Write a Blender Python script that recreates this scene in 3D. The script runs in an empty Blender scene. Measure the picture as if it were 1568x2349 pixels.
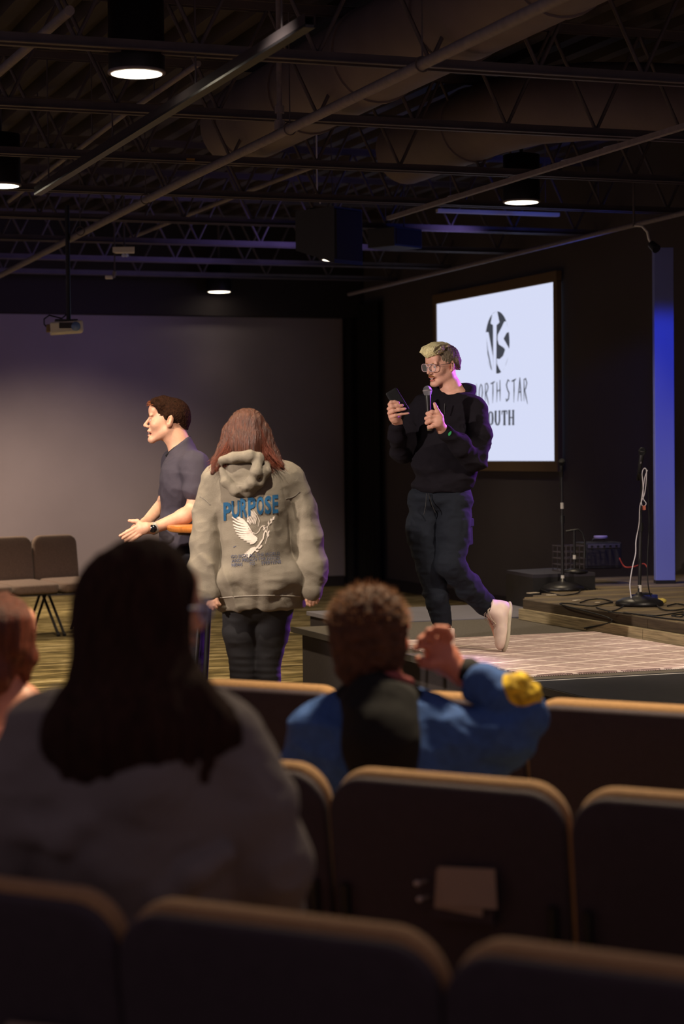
import bpy, bmesh, math, random
import numpy as np
from math import sin, cos, radians, pi, sqrt, atan2
from mathutils import Vector, Matrix
from mathutils.bvhtree import BVHTree
random.seed(4); RNG = np.random.default_rng(4)
scn = bpy.context.scene
COL = scn.collection

# ---------------------------------------------------------------- camera
FPX = 70/36*2349
CAM = np.array([0, 0, 1.56]); YAW = radians(20.2); PIT = radians(-1.69); RHO = .0105
F0 = np.array([sin(YAW), cos(YAW), 0]); R0 = np.array([cos(YAW), -sin(YAW), 0]); Z0 = np.array([0, 0, 1.])
_f = F0*cos(PIT)+Z0*sin(PIT); _u0 = np.cross(R0, _f)
_r = cos(RHO)*R0-sin(RHO)*_u0; _u = sin(RHO)*R0+cos(RHO)*_u0
def ray(x, y): return _f+_r*(x-784)/FPX-_u*(y-1174.5)/FPX
def PZ(x, y, z): v = ray(x, y); return CAM+v*(z-CAM[2])/v[2]
def PX(x, y, X): v = ray(x, y); return CAM+v*X/v[0]
def PY(x, y, Y): v = ray(x, y); return CAM+v*Y/v[1]
def PD(x, y, d): v = ray(x, y); return CAM+v*d/np.dot(v, F0)
cd = bpy.data.cameras.new('camera'); cam = bpy.data.objects.new('camera', cd); COL.objects.link(cam)
cd.sensor_fit = 'VERTICAL'; cd.sensor_height = 36; cd.sensor_width = 24; cd.lens = 70
cd.dof.use_dof = True; cd.dof.focus_distance = 11.0; cd.dof.aperture_fstop = 2.8
cd.clip_start = .05; cd.clip_end = 200
M4 = Matrix(((_r[0], _u[0], -_f[0], CAM[0]), (_r[1], _u[1], -_f[1], CAM[1]), (_r[2], _u[2], -_f[2], CAM[2]), (0, 0, 0, 1)))
cam.matrix_world = M4
scn.camera = cam
# ---------------------------------------------------------------- exposure, world, lamps
vs = scn.view_settings; vs.view_transform = 'Standard'; vs.look = 'None'; vs.gamma = 1; vs.use_curve_mapping = False
vs.exposure = 0.0
scn.cycles.use_denoising = True
scn.cycles.max_bounces = 6; scn.cycles.diffuse_bounces = 3; scn.cycles.glossy_bounces = 3
scn.cycles.sample_clamp_indirect = 3.0
wd = bpy.data.worlds.new('world'); scn.world = wd; wd.use_nodes = True
bg = wd.node_tree.nodes['Background']; bg.inputs[0].default_value = (1.0, .76, .90, 1); bg.inputs[1].default_value = .165

def lamp(name, kind, loc, energy, color, aim=None, size=.1, angle=60, blend=.6):
    l = bpy.data.lights.new(name, kind); l.energy = energy; l.color = color
    o = bpy.data.objects.new(name, l); COL.objects.link(o); o.location = loc
    if kind == 'SPOT': l.spot_size = radians(angle); l.spot_blend = blend; l.shadow_soft_size = size
    if kind == 'POINT': l.shadow_soft_size = size
    if kind == 'AREA': l.size = size
    if aim is not None:
        o.rotation_euler = (Vector(aim)-Vector(loc)).to_track_quat('-Z', 'Y').to_euler()
    return o
WARM = (1.0, .80, .52)
# ceiling grid of downlights (the five the photograph shows plus their neighbours in the same grid)
LZ = 3.40
GRID = [(2.42, 9.37), (2.53, 13.5), (6.35, 13.36), (6.5, 17.77), (6.5, 21.6)]
GRID_OFF = [(2.5, 17.7), (2.5, 21.4), (6.35, 9.3), (2.42, 5.2)]
def RF(lat, d, z): q = R0*lat+F0*d; return (q[0], q[1], z)
for i, (x, y) in enumerate(GRID+GRID_OFF):
    e = {0: 210, 1: 680, 2: 170, 3: 130, 4: 6, 5: 560, 6: 120, 7: 200, 8: 760}[i]
    lamp('downlight_lamp', 'SPOT', (x, y, LZ-.03), e, WARM, (x, y, 0), .11, {1: 132, 4: 80, 8: 114}.get(i, 104), .7)
# stage lamps hung above the audience, pointing at the stage front
lamp('stage_lamp', 'SPOT', RF(-.5, 7.75, 3.9), 520, (1.0, .88, .72), RF(-.38, 9.5, 1.25), .045, 44, .6)
lamp('stage_lamp', 'SPOT', RF(-4.5, 6.5, 3.1), 1650, (1.0, .86, .74), RF(.35, 11.0, 1.2), .08, 27, .5)
lamp('stage_lamp', 'SPOT', (6.0, 6.8, 3.8), 560, (1.0, .84, .66), (5.6, 10.6, .4), .10, 50, .6)
# coloured stage wash from the right and the back
lamp('purple_wash', 'SPOT', (8.0, 11.3, 2.9), 2000, (.42, .10, 1.0), (4.85, 10.35, 1.50), .10, 24, .4)
lamp('magenta_wash', 'SPOT', (8.0, 11.0, 2.6), 110, (1.0, .10, .35), (4.85, 10.35, 1.95), .08, 9, .5)
lamp('blue_wash', 'SPOT', (6.75, 12.1, 2.7), 75, (.05, .12, 1.0), (7.52, 13.4, 1.75), .08, 62, .3)
lamp('added_wall_fill', 'SPOT', (2.7, 17.7, 3.3), 1050, WARM, (4.8, 21.9, -.3), .12, 60, .9)  # added unseen fill, brightens the lower back wall; no fixture there
lamp('blue_ceiling_wash', 'SPOT', (8.0, 14.6, 2.6), 34, (.06, .14, 1.0), (6.8, 15.2, 3.9), .2, 110, .8)
lamp('blue_back_wash', 'SPOT', (7.2, 15.5, 3.2), 210, (.42, .30, 1.0), (3.5, 22, 2.4), .3, 55, .9)

# ---------------------------------------------------------------- materials
def lin(c):
    if isinstance(c, str):
        c = [int(c[i:i+2], 16)/255 for i in (0, 2, 4)]
    return tuple((v/12.92 if v <= .04045 else ((v+.055)/1.055)**2.4) for v in c)
MATS = {}
def mat(name, col, rough=.8, metal=0, spec=.3, noise=None, bump=None, emit=None, sheen=0, alpha=1, trans=0):
    """noise=(scale, amount[, (sx,sy,sz)]) colour variation; bump=(scale, strength[, (sx,sy,sz)])"""
    if name in MATS: return MATS[name]
    m = bpy.data.materials.new(name); m.use_nodes = True; nt = m.node_tree; b = nt.nodes['Principled BSDF']
    c = lin(col); b.inputs['Base Color'].default_value = (*c, 1); b.inputs['Roughness'].default_value = rough
    b.inputs['Metallic'].default_value = metal; b.inputs['Specular IOR Level'].default_value = spec
    if sheen: b.inputs['Sheen Weight'].default_value = sheen
    if trans: b.inputs['Transmission Weight'].default_value = trans
    if alpha < 1: b.inputs['Alpha'].default_value = alpha
    tc = nt.nodes.new('ShaderNodeTexCoord')
    def tex(scale, st):
        mp = nt.nodes.new('ShaderNodeMapping'); nt.links.new(tc.outputs['Object'], mp.inputs[0]); mp.inputs['Scale'].default_value = st
        n = nt.nodes.new('ShaderNodeTexNoise'); n.inputs['Scale'].default_value = scale; n.inputs['Detail'].default_value = 4
        nt.links.new(mp.outputs[0], n.inputs['Vector']); return n
    if noise:
        n = tex(noise[0], noise[2] if len(noise) > 2 else (1, 1, 1))
        mx = nt.nodes.new('ShaderNodeMix'); mx.data_type = 'RGBA'
        cr = nt.nodes.new('ShaderNodeMapRange'); cr.inputs[1].default_value = .3; cr.inputs[2].default_value = .7
        nt.links.new(n.outputs['Fac'], cr.inputs[0]); nt.links.new(cr.outputs[0], mx.inputs['Factor'])
        a = noise[1]
        mx.inputs['A'].default_value = (*[v*(1-a) for v in c], 1); mx.inputs['B'].default_value = (*[min(1, v*(1+a)) for v in c], 1)
        nt.links.new(mx.outputs['Result'], b.inputs['Base Color'])
    if bump:
        n = tex(bump[0], bump[2] if len(bump) > 2 else (1, 1, 1))
        bp = nt.nodes.new('ShaderNodeBump'); bp.inputs['Strength'].default_value = bump[1]; bp.inputs['Distance'].default_value = .01
        nt.links.new(n.outputs['Fac'], bp.inputs['Height']); nt.links.new(bp.outputs[0], b.inputs['Normal'])
    if emit:
        b.inputs['Emission Color'].default_value = (*lin(emit[0]), 1); b.inputs['Emission Strength'].default_value = emit[1]
    MATS[name] = m
    return m

# ---------------------------------------------------------------- object helpers
def tag(o, label=None, cat=None, group=None, kind=None):
    for k, v in (('label', label), ('category', cat), ('group', group), ('kind', kind)):
        if v: o[k] = v
    return o
def thing(name, label, cat, loc=(0, 0, 0), rz=0, group=None):
    o = bpy.data.objects.new(name, None); COL.objects.link(o); o.location = loc; o.rotation_euler = (0, 0, rz)
    o.empty_display_size = .1
    return tag(o, label, cat, group)
def link_mesh(name, me, m, parent=None, loc=(0, 0, 0), rot=(0, 0, 0)):
    o = bpy.data.objects.new(name, me); COL.objects.link(o); o.location = loc; o.rotation_euler = rot
    if m is not None:
        for x in (m if isinstance(m, (list, tuple)) else [m]): me.materials.append(x)
    if parent: o.parent = parent
    return o
def inst(name, src, parent, loc=(0, 0, 0), rot=(0, 0, 0)):
    o = bpy.data.objects.new(name, src.data); COL.objects.link(o); o.location = loc; o.rotation_euler = rot
    if parent: o.parent = parent
    return o
def copy_tree(o, parent=None):
    c = o.copy(); COL.objects.link(c); c.parent = parent
    for ch in list(o.children): copy_tree(ch, c)
    return c

class MB:
    """collects simple solids into one mesh"""
    def __init__(s): s.v = []; s.f = []; s.sm = []
    def add(s, vs_, fs, smooth=False):
        n = len(s.v); s.v += [tuple(map(float, v)) for v in vs_]; s.f += [tuple(i+n for i in f) for f in fs]; s.sm += [smooth]*len(fs)
        return s
    def box(s, c, d, bev=0, R=None):
        c = np.array(c, float); h = np.array(d, float)/2; bev = min(bev, h.min()*.9)
        if bev <= 0:
            vv = [np.array((x, y, z))*h for x in (-1, 1) for y in (-1, 1) for z in (-1, 1)]
            ff = [(0, 1, 3, 2), (4, 6, 7, 5), (0, 4, 5, 1), (2, 3, 7, 6), (0, 2, 6, 4), (1, 5, 7, 3)]
        else:
            bm = bmesh.new(); bmesh.ops.create_cube(bm, size=1)
            for v in bm.verts: v.co = Vector((v.co.x*h[0]*2, v.co.y*h[1]*2, v.co.z*h[2]*2))
            bmesh.ops.bevel(bm, geom=bm.edges[:], offset=bev, segments=2, affect='EDGES', profile=.5)
            bm.verts.index_update(); vv = [np.array(v.co) for v in bm.verts]; ff = [tuple(v.index for v in f.verts) for f in bm.faces]; bm.free()
        if R is not None: vv = [R@v for v in vv]
        return s.add([c+v for v in vv], ff)
    def tube(s, pts, rad, n=10, caps=True, smooth=True):
        pts = [np.array(p, float) for p in pts]; m = len(pts)
        if not hasattr(rad, '__len__'): rad = [rad]*m
        T = [pts[min(i+1, m-1)]-pts[max(i-1, 0)] for i in range(m)]; T = [t/(np.linalg.norm(t)+1e-12) for t in T]
        a = np.cross(T[0], (0, 0, 1));
        if np.linalg.norm(a) < 1e-3: a = np.cross(T[0], (0, 1, 0))
        vv = []
        for i in range(m):
            a = a-np.dot(a, T[i])*T[i]; a /= np.linalg.norm(a); b = np.cross(T[i], a)
            for k in range(n):
                t = 2*pi*k/n; vv.append(pts[i]+rad[i]*(cos(t)*a+sin(t)*b))
        ff = [(i*n+k, i*n+(k+1) % n, (i+1)*n+(k+1) % n, (i+1)*n+k) for i in range(m-1) for k in range(n)]
        s.add(vv, ff, smooth)
        if caps: s.add(vv[:n], [tuple(range(n))[::-1]]); s.add(vv[-n:], [tuple(range(n))])
        return s
    def cyl(s, p, q, r, r2=None, n=20): return s.tube([p, q], [r, r if r2 is None else r2], n)
    def lathe(s, c, prof, n=28, R=None):
        c = np.array(c, float); vv = []
        for (r, z) in prof:
            for k in range(n):
                v = np.array((r*cos(2*pi*k/n), r*sin(2*pi*k/n), z)); vv.append(c+(R@v if R is not None else v))
        m = len(prof)
        ff = [(i*n+k, i*n+(k+1) % n, (i+1)*n+(k+1) % n, (i+1)*n+k) for i in range(m-1) for k in range(n)]
        s.add(vv, ff, True)
        if prof[0][0] > 1e-4: s.add(vv[:n], [tuple(range(n))[::-1]])
        if prof[-1][0] > 1e-4: s.add(vv[-n:], [tuple(range(n))])
        return s
    def prism(s, poly, z0, z1):
        n = len(poly); vv = [(x, y, z0) for x, y in poly]+[(x, y, z1) for x, y in poly]
        ar = sum(poly[i][0]*poly[(i+1) % n][1]-poly[(i+1) % n][0]*poly[i][1] for i in range(n))
        ff = [(i, (i+1) % n, n+(i+1) % n, n+i) for i in range(n)]+[tuple(range(n))[::-1], tuple(range(n, 2*n))]
        if ar < 0: ff = [f[::-1] for f in ff]
        return s.add(vv, ff)
    def pad(s, w, h, t, r, e, c=(0, 0, 0), R=None, seg=6, bulge=0):
        """rounded rectangle cushion in the xz plane, thickness t along y, edge rounding e, corner radius r"""
        def ring(off):
            rr = max(r-off, .002); ww = w/2-off; hh = h/2-off; o = []
            for (sx, sz, a0) in ((1, 1, 0), (-1, 1, 90), (-1, -1, 180), (1, -1, 270)):
                for k in range(seg+1):
                    a = radians(a0+90*k/seg); o.append((sx*(ww-rr)+rr*cos(a), sz*(hh-rr)+rr*sin(a)))
            return o
        rings = []
        for k in range(5):
            a = radians(90*k/4); rings.append((e*(1-sin(a)), -(t/2-e)-e*cos(a)))
        rings += [(a, -b) for a, b in rings[::-1][1:]]
        q = max(e, min(w, h)*.2)
        rings = [(q, -t/2-bulge)]+rings+[(q, t/2+bulge)]
        vv = []; n = None
        for off, y in rings:
            R2 = ring(off); n = len(R2); vv += [np.array((x, y, z)) for x, z in R2]
        m = len(rings)
        ff = [(i*n+k, (i+1)*n+k, (i+1)*n+(k+1) % n, i*n+(k+1) % n) for i in range(m-1) for k in range(n)]
        ff += [tuple(range(n)), tuple(range((m-1)*n, m*n))[::-1]]
        ff = [f[::-1] for f in ff]
        c = np.array(c, float)
        return s.add([c+(R@v if R is not None else v) for v in vv], ff, True)
    def mesh(s, name):
        me = bpy.data.meshes.new(name); me.from_pydata(s.v, [], s.f); me.polygons.foreach_set('use_smooth', s.sm); me.update()
        return me
    def build(s, name, m, parent=None, loc=(0, 0, 0), rot=(0, 0, 0), kind=None):
        o = link_mesh(name, s.mesh(name), m, parent, loc, rot)
        if kind: o['kind'] = kind
        return o
def rotm(ax, a):
    return np.array(Matrix.Rotation(a, 3, ax))
def euler(x, y, z): return rotm('Z', z)@rotm('Y', y)@rotm('X', x)

# ---------------------------------------------------------------- implicit-surface modelling (numpy)
def smin(a, b, k):
    if k <= 0: return np.minimum(a, b)
    h = np.maximum(k-np.abs(a-b), 0)/k
    return np.minimum(a, b)-h*h*k*.25
def axis(lo, hi, step, fine=()):
    """grid axis with finer ranges [(a,b,step)]"""
    o = [lo]
    while o[-1] < hi:
        st = step
        for a, b, s_ in fine:
            if a-step <= o[-1] <= b: st = min(st, s_)
        o.append(o[-1]+st)
    return np.array(o, np.float32)
class Sdf:
    def __init__(s, lo, hi, step, fx=(), fy=(), fz=()):
        s.ax = [axis(lo[0], hi[0], step, fx), axis(lo[1], hi[1], step, fy), axis(lo[2], hi[2], step, fz)]
        s.V = np.full([len(a) for a in s.ax], .3, np.float32)
    def sl(s, lo, hi):
        r = []
        for i in range(3):
            a, b = np.searchsorted(s.ax[i], [lo[i], hi[i]]); r.append(slice(max(0, a-1), min(len(s.ax[i]), b+1)))
        if any(q.stop-q.start < 2 for q in r): return None, None
        x, y, z = s.ax[0][r[0]], s.ax[1][r[1]], s.ax[2][r[2]]
        return tuple(r), (x[:, None, None], y[None, :, None], z[None, None, :])
    def _ap(s, r, d, k, op):
        if op == 'u': s.V[r] = smin(s.V[r], d, k)
        elif op == 's': s.V[r] = -smin(-s.V[r], d, k)
    def cone(s, a, b, ra, rb=None, k=.02, op='u'):
        rb = ra if rb is None else rb
        a = np.array(a, np.float32); b = np.array(b, np.float32); m = max(ra, rb)+k+.02
        r, g = s.sl(np.minimum(a, b)-m, np.maximum(a, b)+m)
        if r is None: return s
        ab = b-a; L = float(ab@ab)+1e-9
        px, py, pz = g[0]-a[0], g[1]-a[1], g[2]-a[2]
        t = np.clip((px*ab[0]+py*ab[1]+pz*ab[2])/L, 0, 1)
        d = np.sqrt((px-t*ab[0])**2+(py-t*ab[1])**2+(pz-t*ab[2])**2)-(ra+(rb-ra)*t)
        s._ap(r, d, k, op); return s
    def chain(s, pts, rad, k=.02):
        for i in range(len(pts)-1): s.cone(pts[i], pts[i+1], rad[i], rad[i+1], k)
        return s
    def ell(s, c, rr, R=None, k=.02, op='u'):
        c = np.array(c, np.float32); rr = np.array(rr, np.float32); m = float(rr.max())+k+.02
        r, g = s.sl(c-m, c+m)
        if r is None: return s
        p = [g[0]-c[0], g[1]-c[1], g[2]-c[2]]
        if R is not None:
            R = np.array(R, np.float32); p = [p[0]*R[0, i]+p[1]*R[1, i]+p[2]*R[2, i] for i in range(3)]
        k0 = np.sqrt((p[0]/rr[0])**2+(p[1]/rr[1])**2+(p[2]/rr[2])**2)
        k1 = np.sqrt((p[0]/rr[0]**2)**2+(p[1]/rr[1]**2)**2+(p[2]/rr[2]**2)**2)+1e-9
        s._ap(r, k0*(k0-1)/k1, k, op); return s
    def cut(s, p, n, lo=None, hi=None, k=0):
        """remove what lies on the side n of the plane through p (inside the box lo..hi)"""
        n = np.array(n, np.float32); n /= np.linalg.norm(n)
        if lo is None: lo = [a[0] for a in s.ax]; hi = [a[-1] for a in s.ax]
        r, g = s.sl(lo, hi)
        if r is None: return s
        d = (g[0]-p[0])*n[0]+(g[1]-p[1])*n[1]+(g[2]-p[2])*n[2]
        s.V[r] = -smin(-s.V[r], -d, k) if k else np.maximum(s.V[r], d)
        return s
    def mesh(s, name):
        V = s.V; V[0] = .1; V[-1] = .1; V[:, 0] = .1; V[:, -1] = .1; V[:, :, 0] = .1; V[:, :, -1] = .1
        S = V < 0
        c = [S[i:S.shape[0]-1+i, j:S.shape[1]-1+j, k:S.shape[2]-1+k] for i in (0, 1) for j in (0, 1) for k in (0, 1)]
        an = c[0].copy(); al = c[0].copy()
        for q in c[1:]: an |= q; al &= q
        act = an & ~al
        I = np.argwhere(act); idx = np.full(act.shape, -1, np.int32); idx[act] = np.arange(len(I))
        pos = np.zeros((len(I), 3)); cnt = np.zeros(len(I))
        AX = [a.astype(np.float64) for a in s.ax]
        cor = [(i, j, k) for i in (0, 1) for j in (0, 1) for k in (0, 1)]
        val = {q: V[I[:, 0]+q[0], I[:, 1]+q[1], I[:, 2]+q[2]].astype(np.float64) for q in cor}
        for a in cor:
            for ax in range(3):
                if a[ax]: continue
                b = list(a); b[ax] = 1; b = tuple(b)
                va, vb = val[a], val[b]; m = (va < 0) != (vb < 0)
                t = va[m]/(va[m]-vb[m])
                for k in range(3):
                    g = AX[k]
                    ca = g[I[m, k]+a[k]]; cb = g[I[m, k]+b[k]]
                    pos[m, k] += ca+(cb-ca)*t
                cnt[m] += 1
        pos /= cnt[:, None]
        faces = []
        for ax in range(3):
            o1, o2 = [(1, 2), (2, 0), (0, 1)][ax]
            sa = [slice(None)]*3; sb = [slice(None)]*3; sa[ax] = slice(0, -1); sb[ax] = slice(1, None)
            A, B = S[tuple(sa)], S[tuple(sb)]; E = np.argwhere(A != B)
            E = E[(E[:, o1] > 0) & (E[:, o2] > 0) & (E[:, o1] < S.shape[o1]-1) & (E[:, o2] < S.shape[o2]-1)]
            q = []
            for d1, d2 in ((-1, -1), (0, -1), (0, 0), (-1, 0)):
                C = E.copy(); C[:, o1] += d1; C[:, o2] += d2; q.append(idx[C[:, 0], C[:, 1], C[:, 2]])
            Q = np.stack(q, 1); fl = A[E[:, 0], E[:, 1], E[:, 2]]; Q[~fl] = Q[~fl][:, ::-1]
            faces.append(Q)
        Fq = np.concatenate(faces); Fq = Fq[(Fq >= 0).all(1)]
        return np_mesh(name, pos, Fq)
def np_mesh(name, pos, quads):
    me = bpy.data.meshes.new(name)
    n = quads.shape[1]
    me.vertices.add(len(pos)); me.vertices.foreach_set('co', np.asarray(pos, np.float32).ravel())
    me.loops.add(quads.size); me.loops.foreach_set('vertex_index', quads.astype(np.int32).ravel())
    me.polygons.add(len(quads)); me.polygons.foreach_set('loop_start', np.arange(0, quads.size, n, dtype=np.int32))
    me.polygons.foreach_set('use_smooth', np.ones(len(quads), bool))
    me.update(calc_edges=True); me.validate()
    return me
def get_co(me):
    a = np.empty(len(me.vertices)*3, np.float32); me.vertices.foreach_get('co', a); return a.reshape(-1, 3)
def get_no(me):
    a = np.empty(len(me.vertices)*3, np.float32); me.vertex_normals.foreach_get('vector', a); return a.reshape(-1, 3)
def set_co(me, c): me.vertices.foreach_set('co', np.asarray(c, np.float32).ravel()); me.update()
def vnoise(p, seed=0):
    """value noise, -1..1"""
    p = np.asarray(p, np.float64)+seed*17.31; i = np.floor(p).astype(np.int64); f = p-i; f = f*f*(3-2*f)
    def h(a, b, c):
        n = (a*73856093) ^ (b*19349663) ^ (c*83492791); n = (n ^ (n >> 13))*1274126177; n = n & 0x7fffffff
        return (n % 10007)/5003.5-1
    x, y, z = i.T; u, v, w = f.T
    r = 0
    for a, wa in ((0, 1-u), (1, u)):
        for b, wb in ((0, 1-v), (1, v)):
            for c, wc in ((0, 1-w), (1, w)):
                r = r+wa*wb*wc*h(x+a, y+b, z+c)
    return r
def displace(me, fn):
    co = get_co(me); no = get_no(me); set_co(me, co+no*fn(co)[:, None].astype(np.float32))
def folds(amp, sc, seed=0, ridge=True):
    """fabric folds: ridged value noise with anisotropic scale"""
    def fn(p):
        q = p*np.array(sc); q = q+.6*np.stack([vnoise(p*5, seed+3), vnoise(p*5, seed+4), vnoise(p*5, seed+5)], 1)
        n = vnoise(q, seed)
        if ridge: n = 1-2*np.abs(n)
        return amp*n+amp*.35*vnoise(q*2.3, seed+9)
    return fn
class Fr:
    """a frame: origin, rotation (columns = axes), scale"""
    def __init__(s, o, R, k=1): s.o = np.array(o, float); s.R = np.array(R, float); s.k = k
    def __call__(s, x, y, z): return s.o+s.R@(np.array((x, y, z), float)*s.k)
    def inv(s, p): return ((p-s.o)@s.R)/s.k
def head_frame(c, a, pitch=0, roll=0, k=1):
    """a: degrees the face is turned to the left of facing the camera; pitch>0 looks down"""
    R = rotm('Z', -radians(a))@rotm('X', radians(pitch))@rotm('Y', radians(roll))
    return Fr(c, R, k)
def head(S, H, mouth=0.0, ears=True, smile=0):
    k = H.k; R = H.R
    def E(c, r, kk=.02, op='u', Rl=None):
        S.ell(H(*c), np.array(r)*k, R if Rl is None else R@Rl, kk*k, op)
    E((0, .018, .034), (.074, .094, .080), .02)
    E((0, -.028, -.020), (.062, .064, .078), .03)
    E((0, -.005, -.045), (.058, .06, .05), .02)
    for sx in (-1, 1):
        S.cone(H(sx*.050, .0, -.050), H(sx*.016, -.072, -.098), .018*k, .017*k, .022*k)
        E((sx*.040, -.058, -.022), (.024, .024, .024), .02)
        E((sx*.030, -.084, .022), (.024, .010, .008), .012)
        E((sx*.0, -.07, .05), (.05, .025, .03), .02)
    E((0, -.080, -.100), (.019, .016, .014), .018)
    for sx in (-1, 1): E((sx*.031, -.097, .003), (.017, .014, .010), .010, 's')
    for sx in (-1, 1): E((sx*.031, -.0775, .003), (.0135, .0125, .0115), .004)
    for sx in (-1, 1): E((sx*.031, -.0868, .0080), (.016, .0065, .0048), .004)
    S.cone(H(0, -.090, .012), H(0, -.113, -.026), .0062*k, .0092*k, .008*k)
    E((0, -.112, -.030), (.0095, .010, .008), .006)
    for sx in (-1, 1): E((sx*.0115, -.100, -.034), (.0065, .010, .0065), .006)
    for sx in (-1, 1): E((sx*.006, -.104, -.041), (.0032, .005, .003), .002, 's')
    E((0, -.086, -.056), (.024, .014, .012), .012)
    E((0, -.094, -.0575), (.022, .009, .0055), .006)
    E((0, -.091, -.0735-.4*mouth), (.019, .009, .006), .006)
    E((0, -.101, -.0655-.2*mouth), (.019, .012, .0012+mouth*.5), .002, 's')
    if ears:
        for sx in (-1, 1):
            Rl = rotm('Z', sx*radians(22))@rotm('X', radians(-12))
            E((sx*.079, .012, -.004), (.0075, .018, .031), .004, 'u', Rl)
            E((sx*.087, .006, .001), (.007, .010, .018), .004, 's', Rl)
            E((sx*.082, .016, .000), (.004, .004, .012), .004, 'u', Rl)
            E((sx*.076, .004, -.030), (.005, .009, .009), .004, 'u', Rl)
def finger(S, pts, r, k=.006): S.chain(pts, [r*1.08, r*.98, r*.92, r*.8][:len(pts)], k)

class Person:
    def __init__(s, name_label, px, d, z, cat='person'):
        v = ray(px, 1040); q = CAM+v*d/np.dot(v, F0); s.O = np.array((q[0], q[1], z)); s.d = d
        s.root = thing('person', name_label, cat, tuple(s.O), -YAW)
    def L(s, px, py, d):
        w = PD(px, py, d)-s.O; return np.array((w@R0, w@F0, w[2]))
    def W(s, l): return s.O+l[0]*R0+l[1]*F0+l[2]*Z0
    def add(s, name, me, m, parent=None):
        return link_mesh(name, me, m, parent or s.root)

# ================================================================ SETTING
def carpet_mat():
    m = bpy.data.materials.new('carpet'); m.use_nodes = True; nt = m.node_tree; N = nt.nodes; Lk = nt.links
    b = N['Principled BSDF']; b.inputs['Roughness'].default_value = .95; b.inputs['Specular IOR Level'].default_value = .1
    tc = N.new('ShaderNodeTexCoord')
    def nz(scale, st, det=3):
        mp = N.new('ShaderNodeMapping'); Lk.new(tc.outputs['Object'], mp.inputs[0]); mp.inputs['Scale'].default_value = st
        n = N.new('ShaderNodeTexNoise'); n.inputs['Scale'].default_value = scale; n.inputs['Detail'].default_value = det
        Lk.new(mp.outputs[0], n.inputs['Vector']); return n
    a = nz(1.9, (1.0, 5.0, 1)); c = nz(5.5, (1.3, 6.5, 1)); d = nz(1.2, (1, 1, 1))
    r1 = N.new('ShaderNodeValToRGB'); Lk.new(a.outputs['Fac'], r1.inputs[0])
    e = r1.color_ramp.elements
    e[0].position = .38; e[0].color = (*lin('5a4e32'), 1); e[1].position = .52; e[1].color = (*lin('8f7d55'), 1)
    x = r1.color_ramp.elements.new(.64); x.color = (*lin('b5a37c'), 1)
    r2 = N.new('ShaderNodeValToRGB'); Lk.new(c.outputs['Fac'], r2.inputs[0])
    r2.color_ramp.elements[0].position = .36; r2.color_ramp.elements[0].color = (.35, .33, .28, 1)
    r2.color_ramp.elements[1].position = .56; r2.color_ramp.elements[1].color = (1, 1, 1, 1)
    mx = N.new('ShaderNodeMix'); mx.data_type = 'RGBA'; mx.blend_type = 'MULTIPLY'; mx.inputs['Factor'].default_value = 1
    Lk.new(r1.outputs[0], mx.inputs['A']); Lk.new(r2.outputs[0], mx.inputs['B']); Lk.new(mx.outputs['Result'], b.inputs['Base Color'])
    return m
def rug_mat():
    """pale woven rug: fine cross stripes and a diagonal lattice of light lines"""
    m = bpy.data.materials.new('rug_weave'); m.use_nodes = True; nt = m.node_tree; N = nt.nodes; Lk = nt.links
    b = N['Principled BSDF']; b.inputs['Roughness'].default_value = .95; b.inputs['Specular IOR Level'].default_value = .1
    tc = N.new('ShaderNodeTexCoord'); sp = N.new('ShaderNodeSeparateXYZ'); Lk.new(tc.outputs['Object'], sp.inputs[0])
    def M(op, a, bb=None, c=None):
        n = N.new('ShaderNodeMath'); n.operation = op
        for i, v in enumerate((a, bb, c)):
            if v is None: continue
            if isinstance(v, (int, float)): n.inputs[i].default_value = v
            else: Lk.new(v, n.inputs[i])
        return n.outputs[0]
    X, Y = sp.outputs['X'], sp.outputs['Y']
    def lines(u, w): # thin line mask at integer u
        fr = M('ABSOLUTE', M('SUBTRACT', M('FRACT', u), .5)); return M('GREATER_THAN', fr, .5-w)
    u = M('ADD', M('MULTIPLY', X, 3.9), M('MULTIPLY', Y, 2.6)); v = M('SUBTRACT', M('MULTIPLY', X, 1.15), M('MULTIPLY', Y, 3.4))
    lat = M('MAXIMUM', lines(u, .045), lines(v, .045))
    st = lines(M('MULTIPLY', Y, 15.), .17)
    n = N.new('ShaderNodeTexNoise'); n.inputs['Scale'].default_value = 26; Lk.new(tc.outputs['Object'], n.inputs['Vector'])
    st2 = M('MULTIPLY', st, M('GREATER_THAN', n.outputs['Fac'], .42))
    mx = N.new('ShaderNodeMix'); mx.data_type = 'RGBA'; mx.inputs['A'].default_value = (*lin('c2aaa6'), 1); mx.inputs['B'].default_value = (*lin('9e8884'), 1); Lk.new(st2, mx.inputs['Factor'])
    m2 = N.new('ShaderNodeMix'); m2.data_type = 'RGBA'; Lk.new(mx.outputs['Result'], m2.inputs['A']); m2.inputs['B'].default_value = (*lin('ecdcd4'), 1); Lk.new(lat, m2.inputs['Factor'])
    Lk.new(m2.outputs['Result'], b.inputs['Base Color'])
    return m
m_carpet = carpet_mat(); m_rug = rug_mat()
m_wall = mat('grey_wall_paint', '857a80', .92, noise=(1.3, .06), bump=(180, .08))
m_black = mat('black_paint', '2a2426', .85, bump=(60, .1))
m_wallr = mat('charcoal_wall_paint', '4a4444', .9, noise=(1.1, .08), bump=(120, .1))
m_steel = mat('dark_painted_steel', '4e464a', .6, spec=.4, noise=(7, .15))
m_deck = mat('roof_deck_paint', '3d3639', .8, noise=(2, .15))
m_duct = mat('duct_paint', '6a5f62', .7, noise=(3, .1), bump=(9, .25))
m_pipe = mat('pipe_paint', '7c7478', .7, noise=(30, .12))
m_plastic = mat('black_plastic', '131214', .45, spec=.4)
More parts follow.
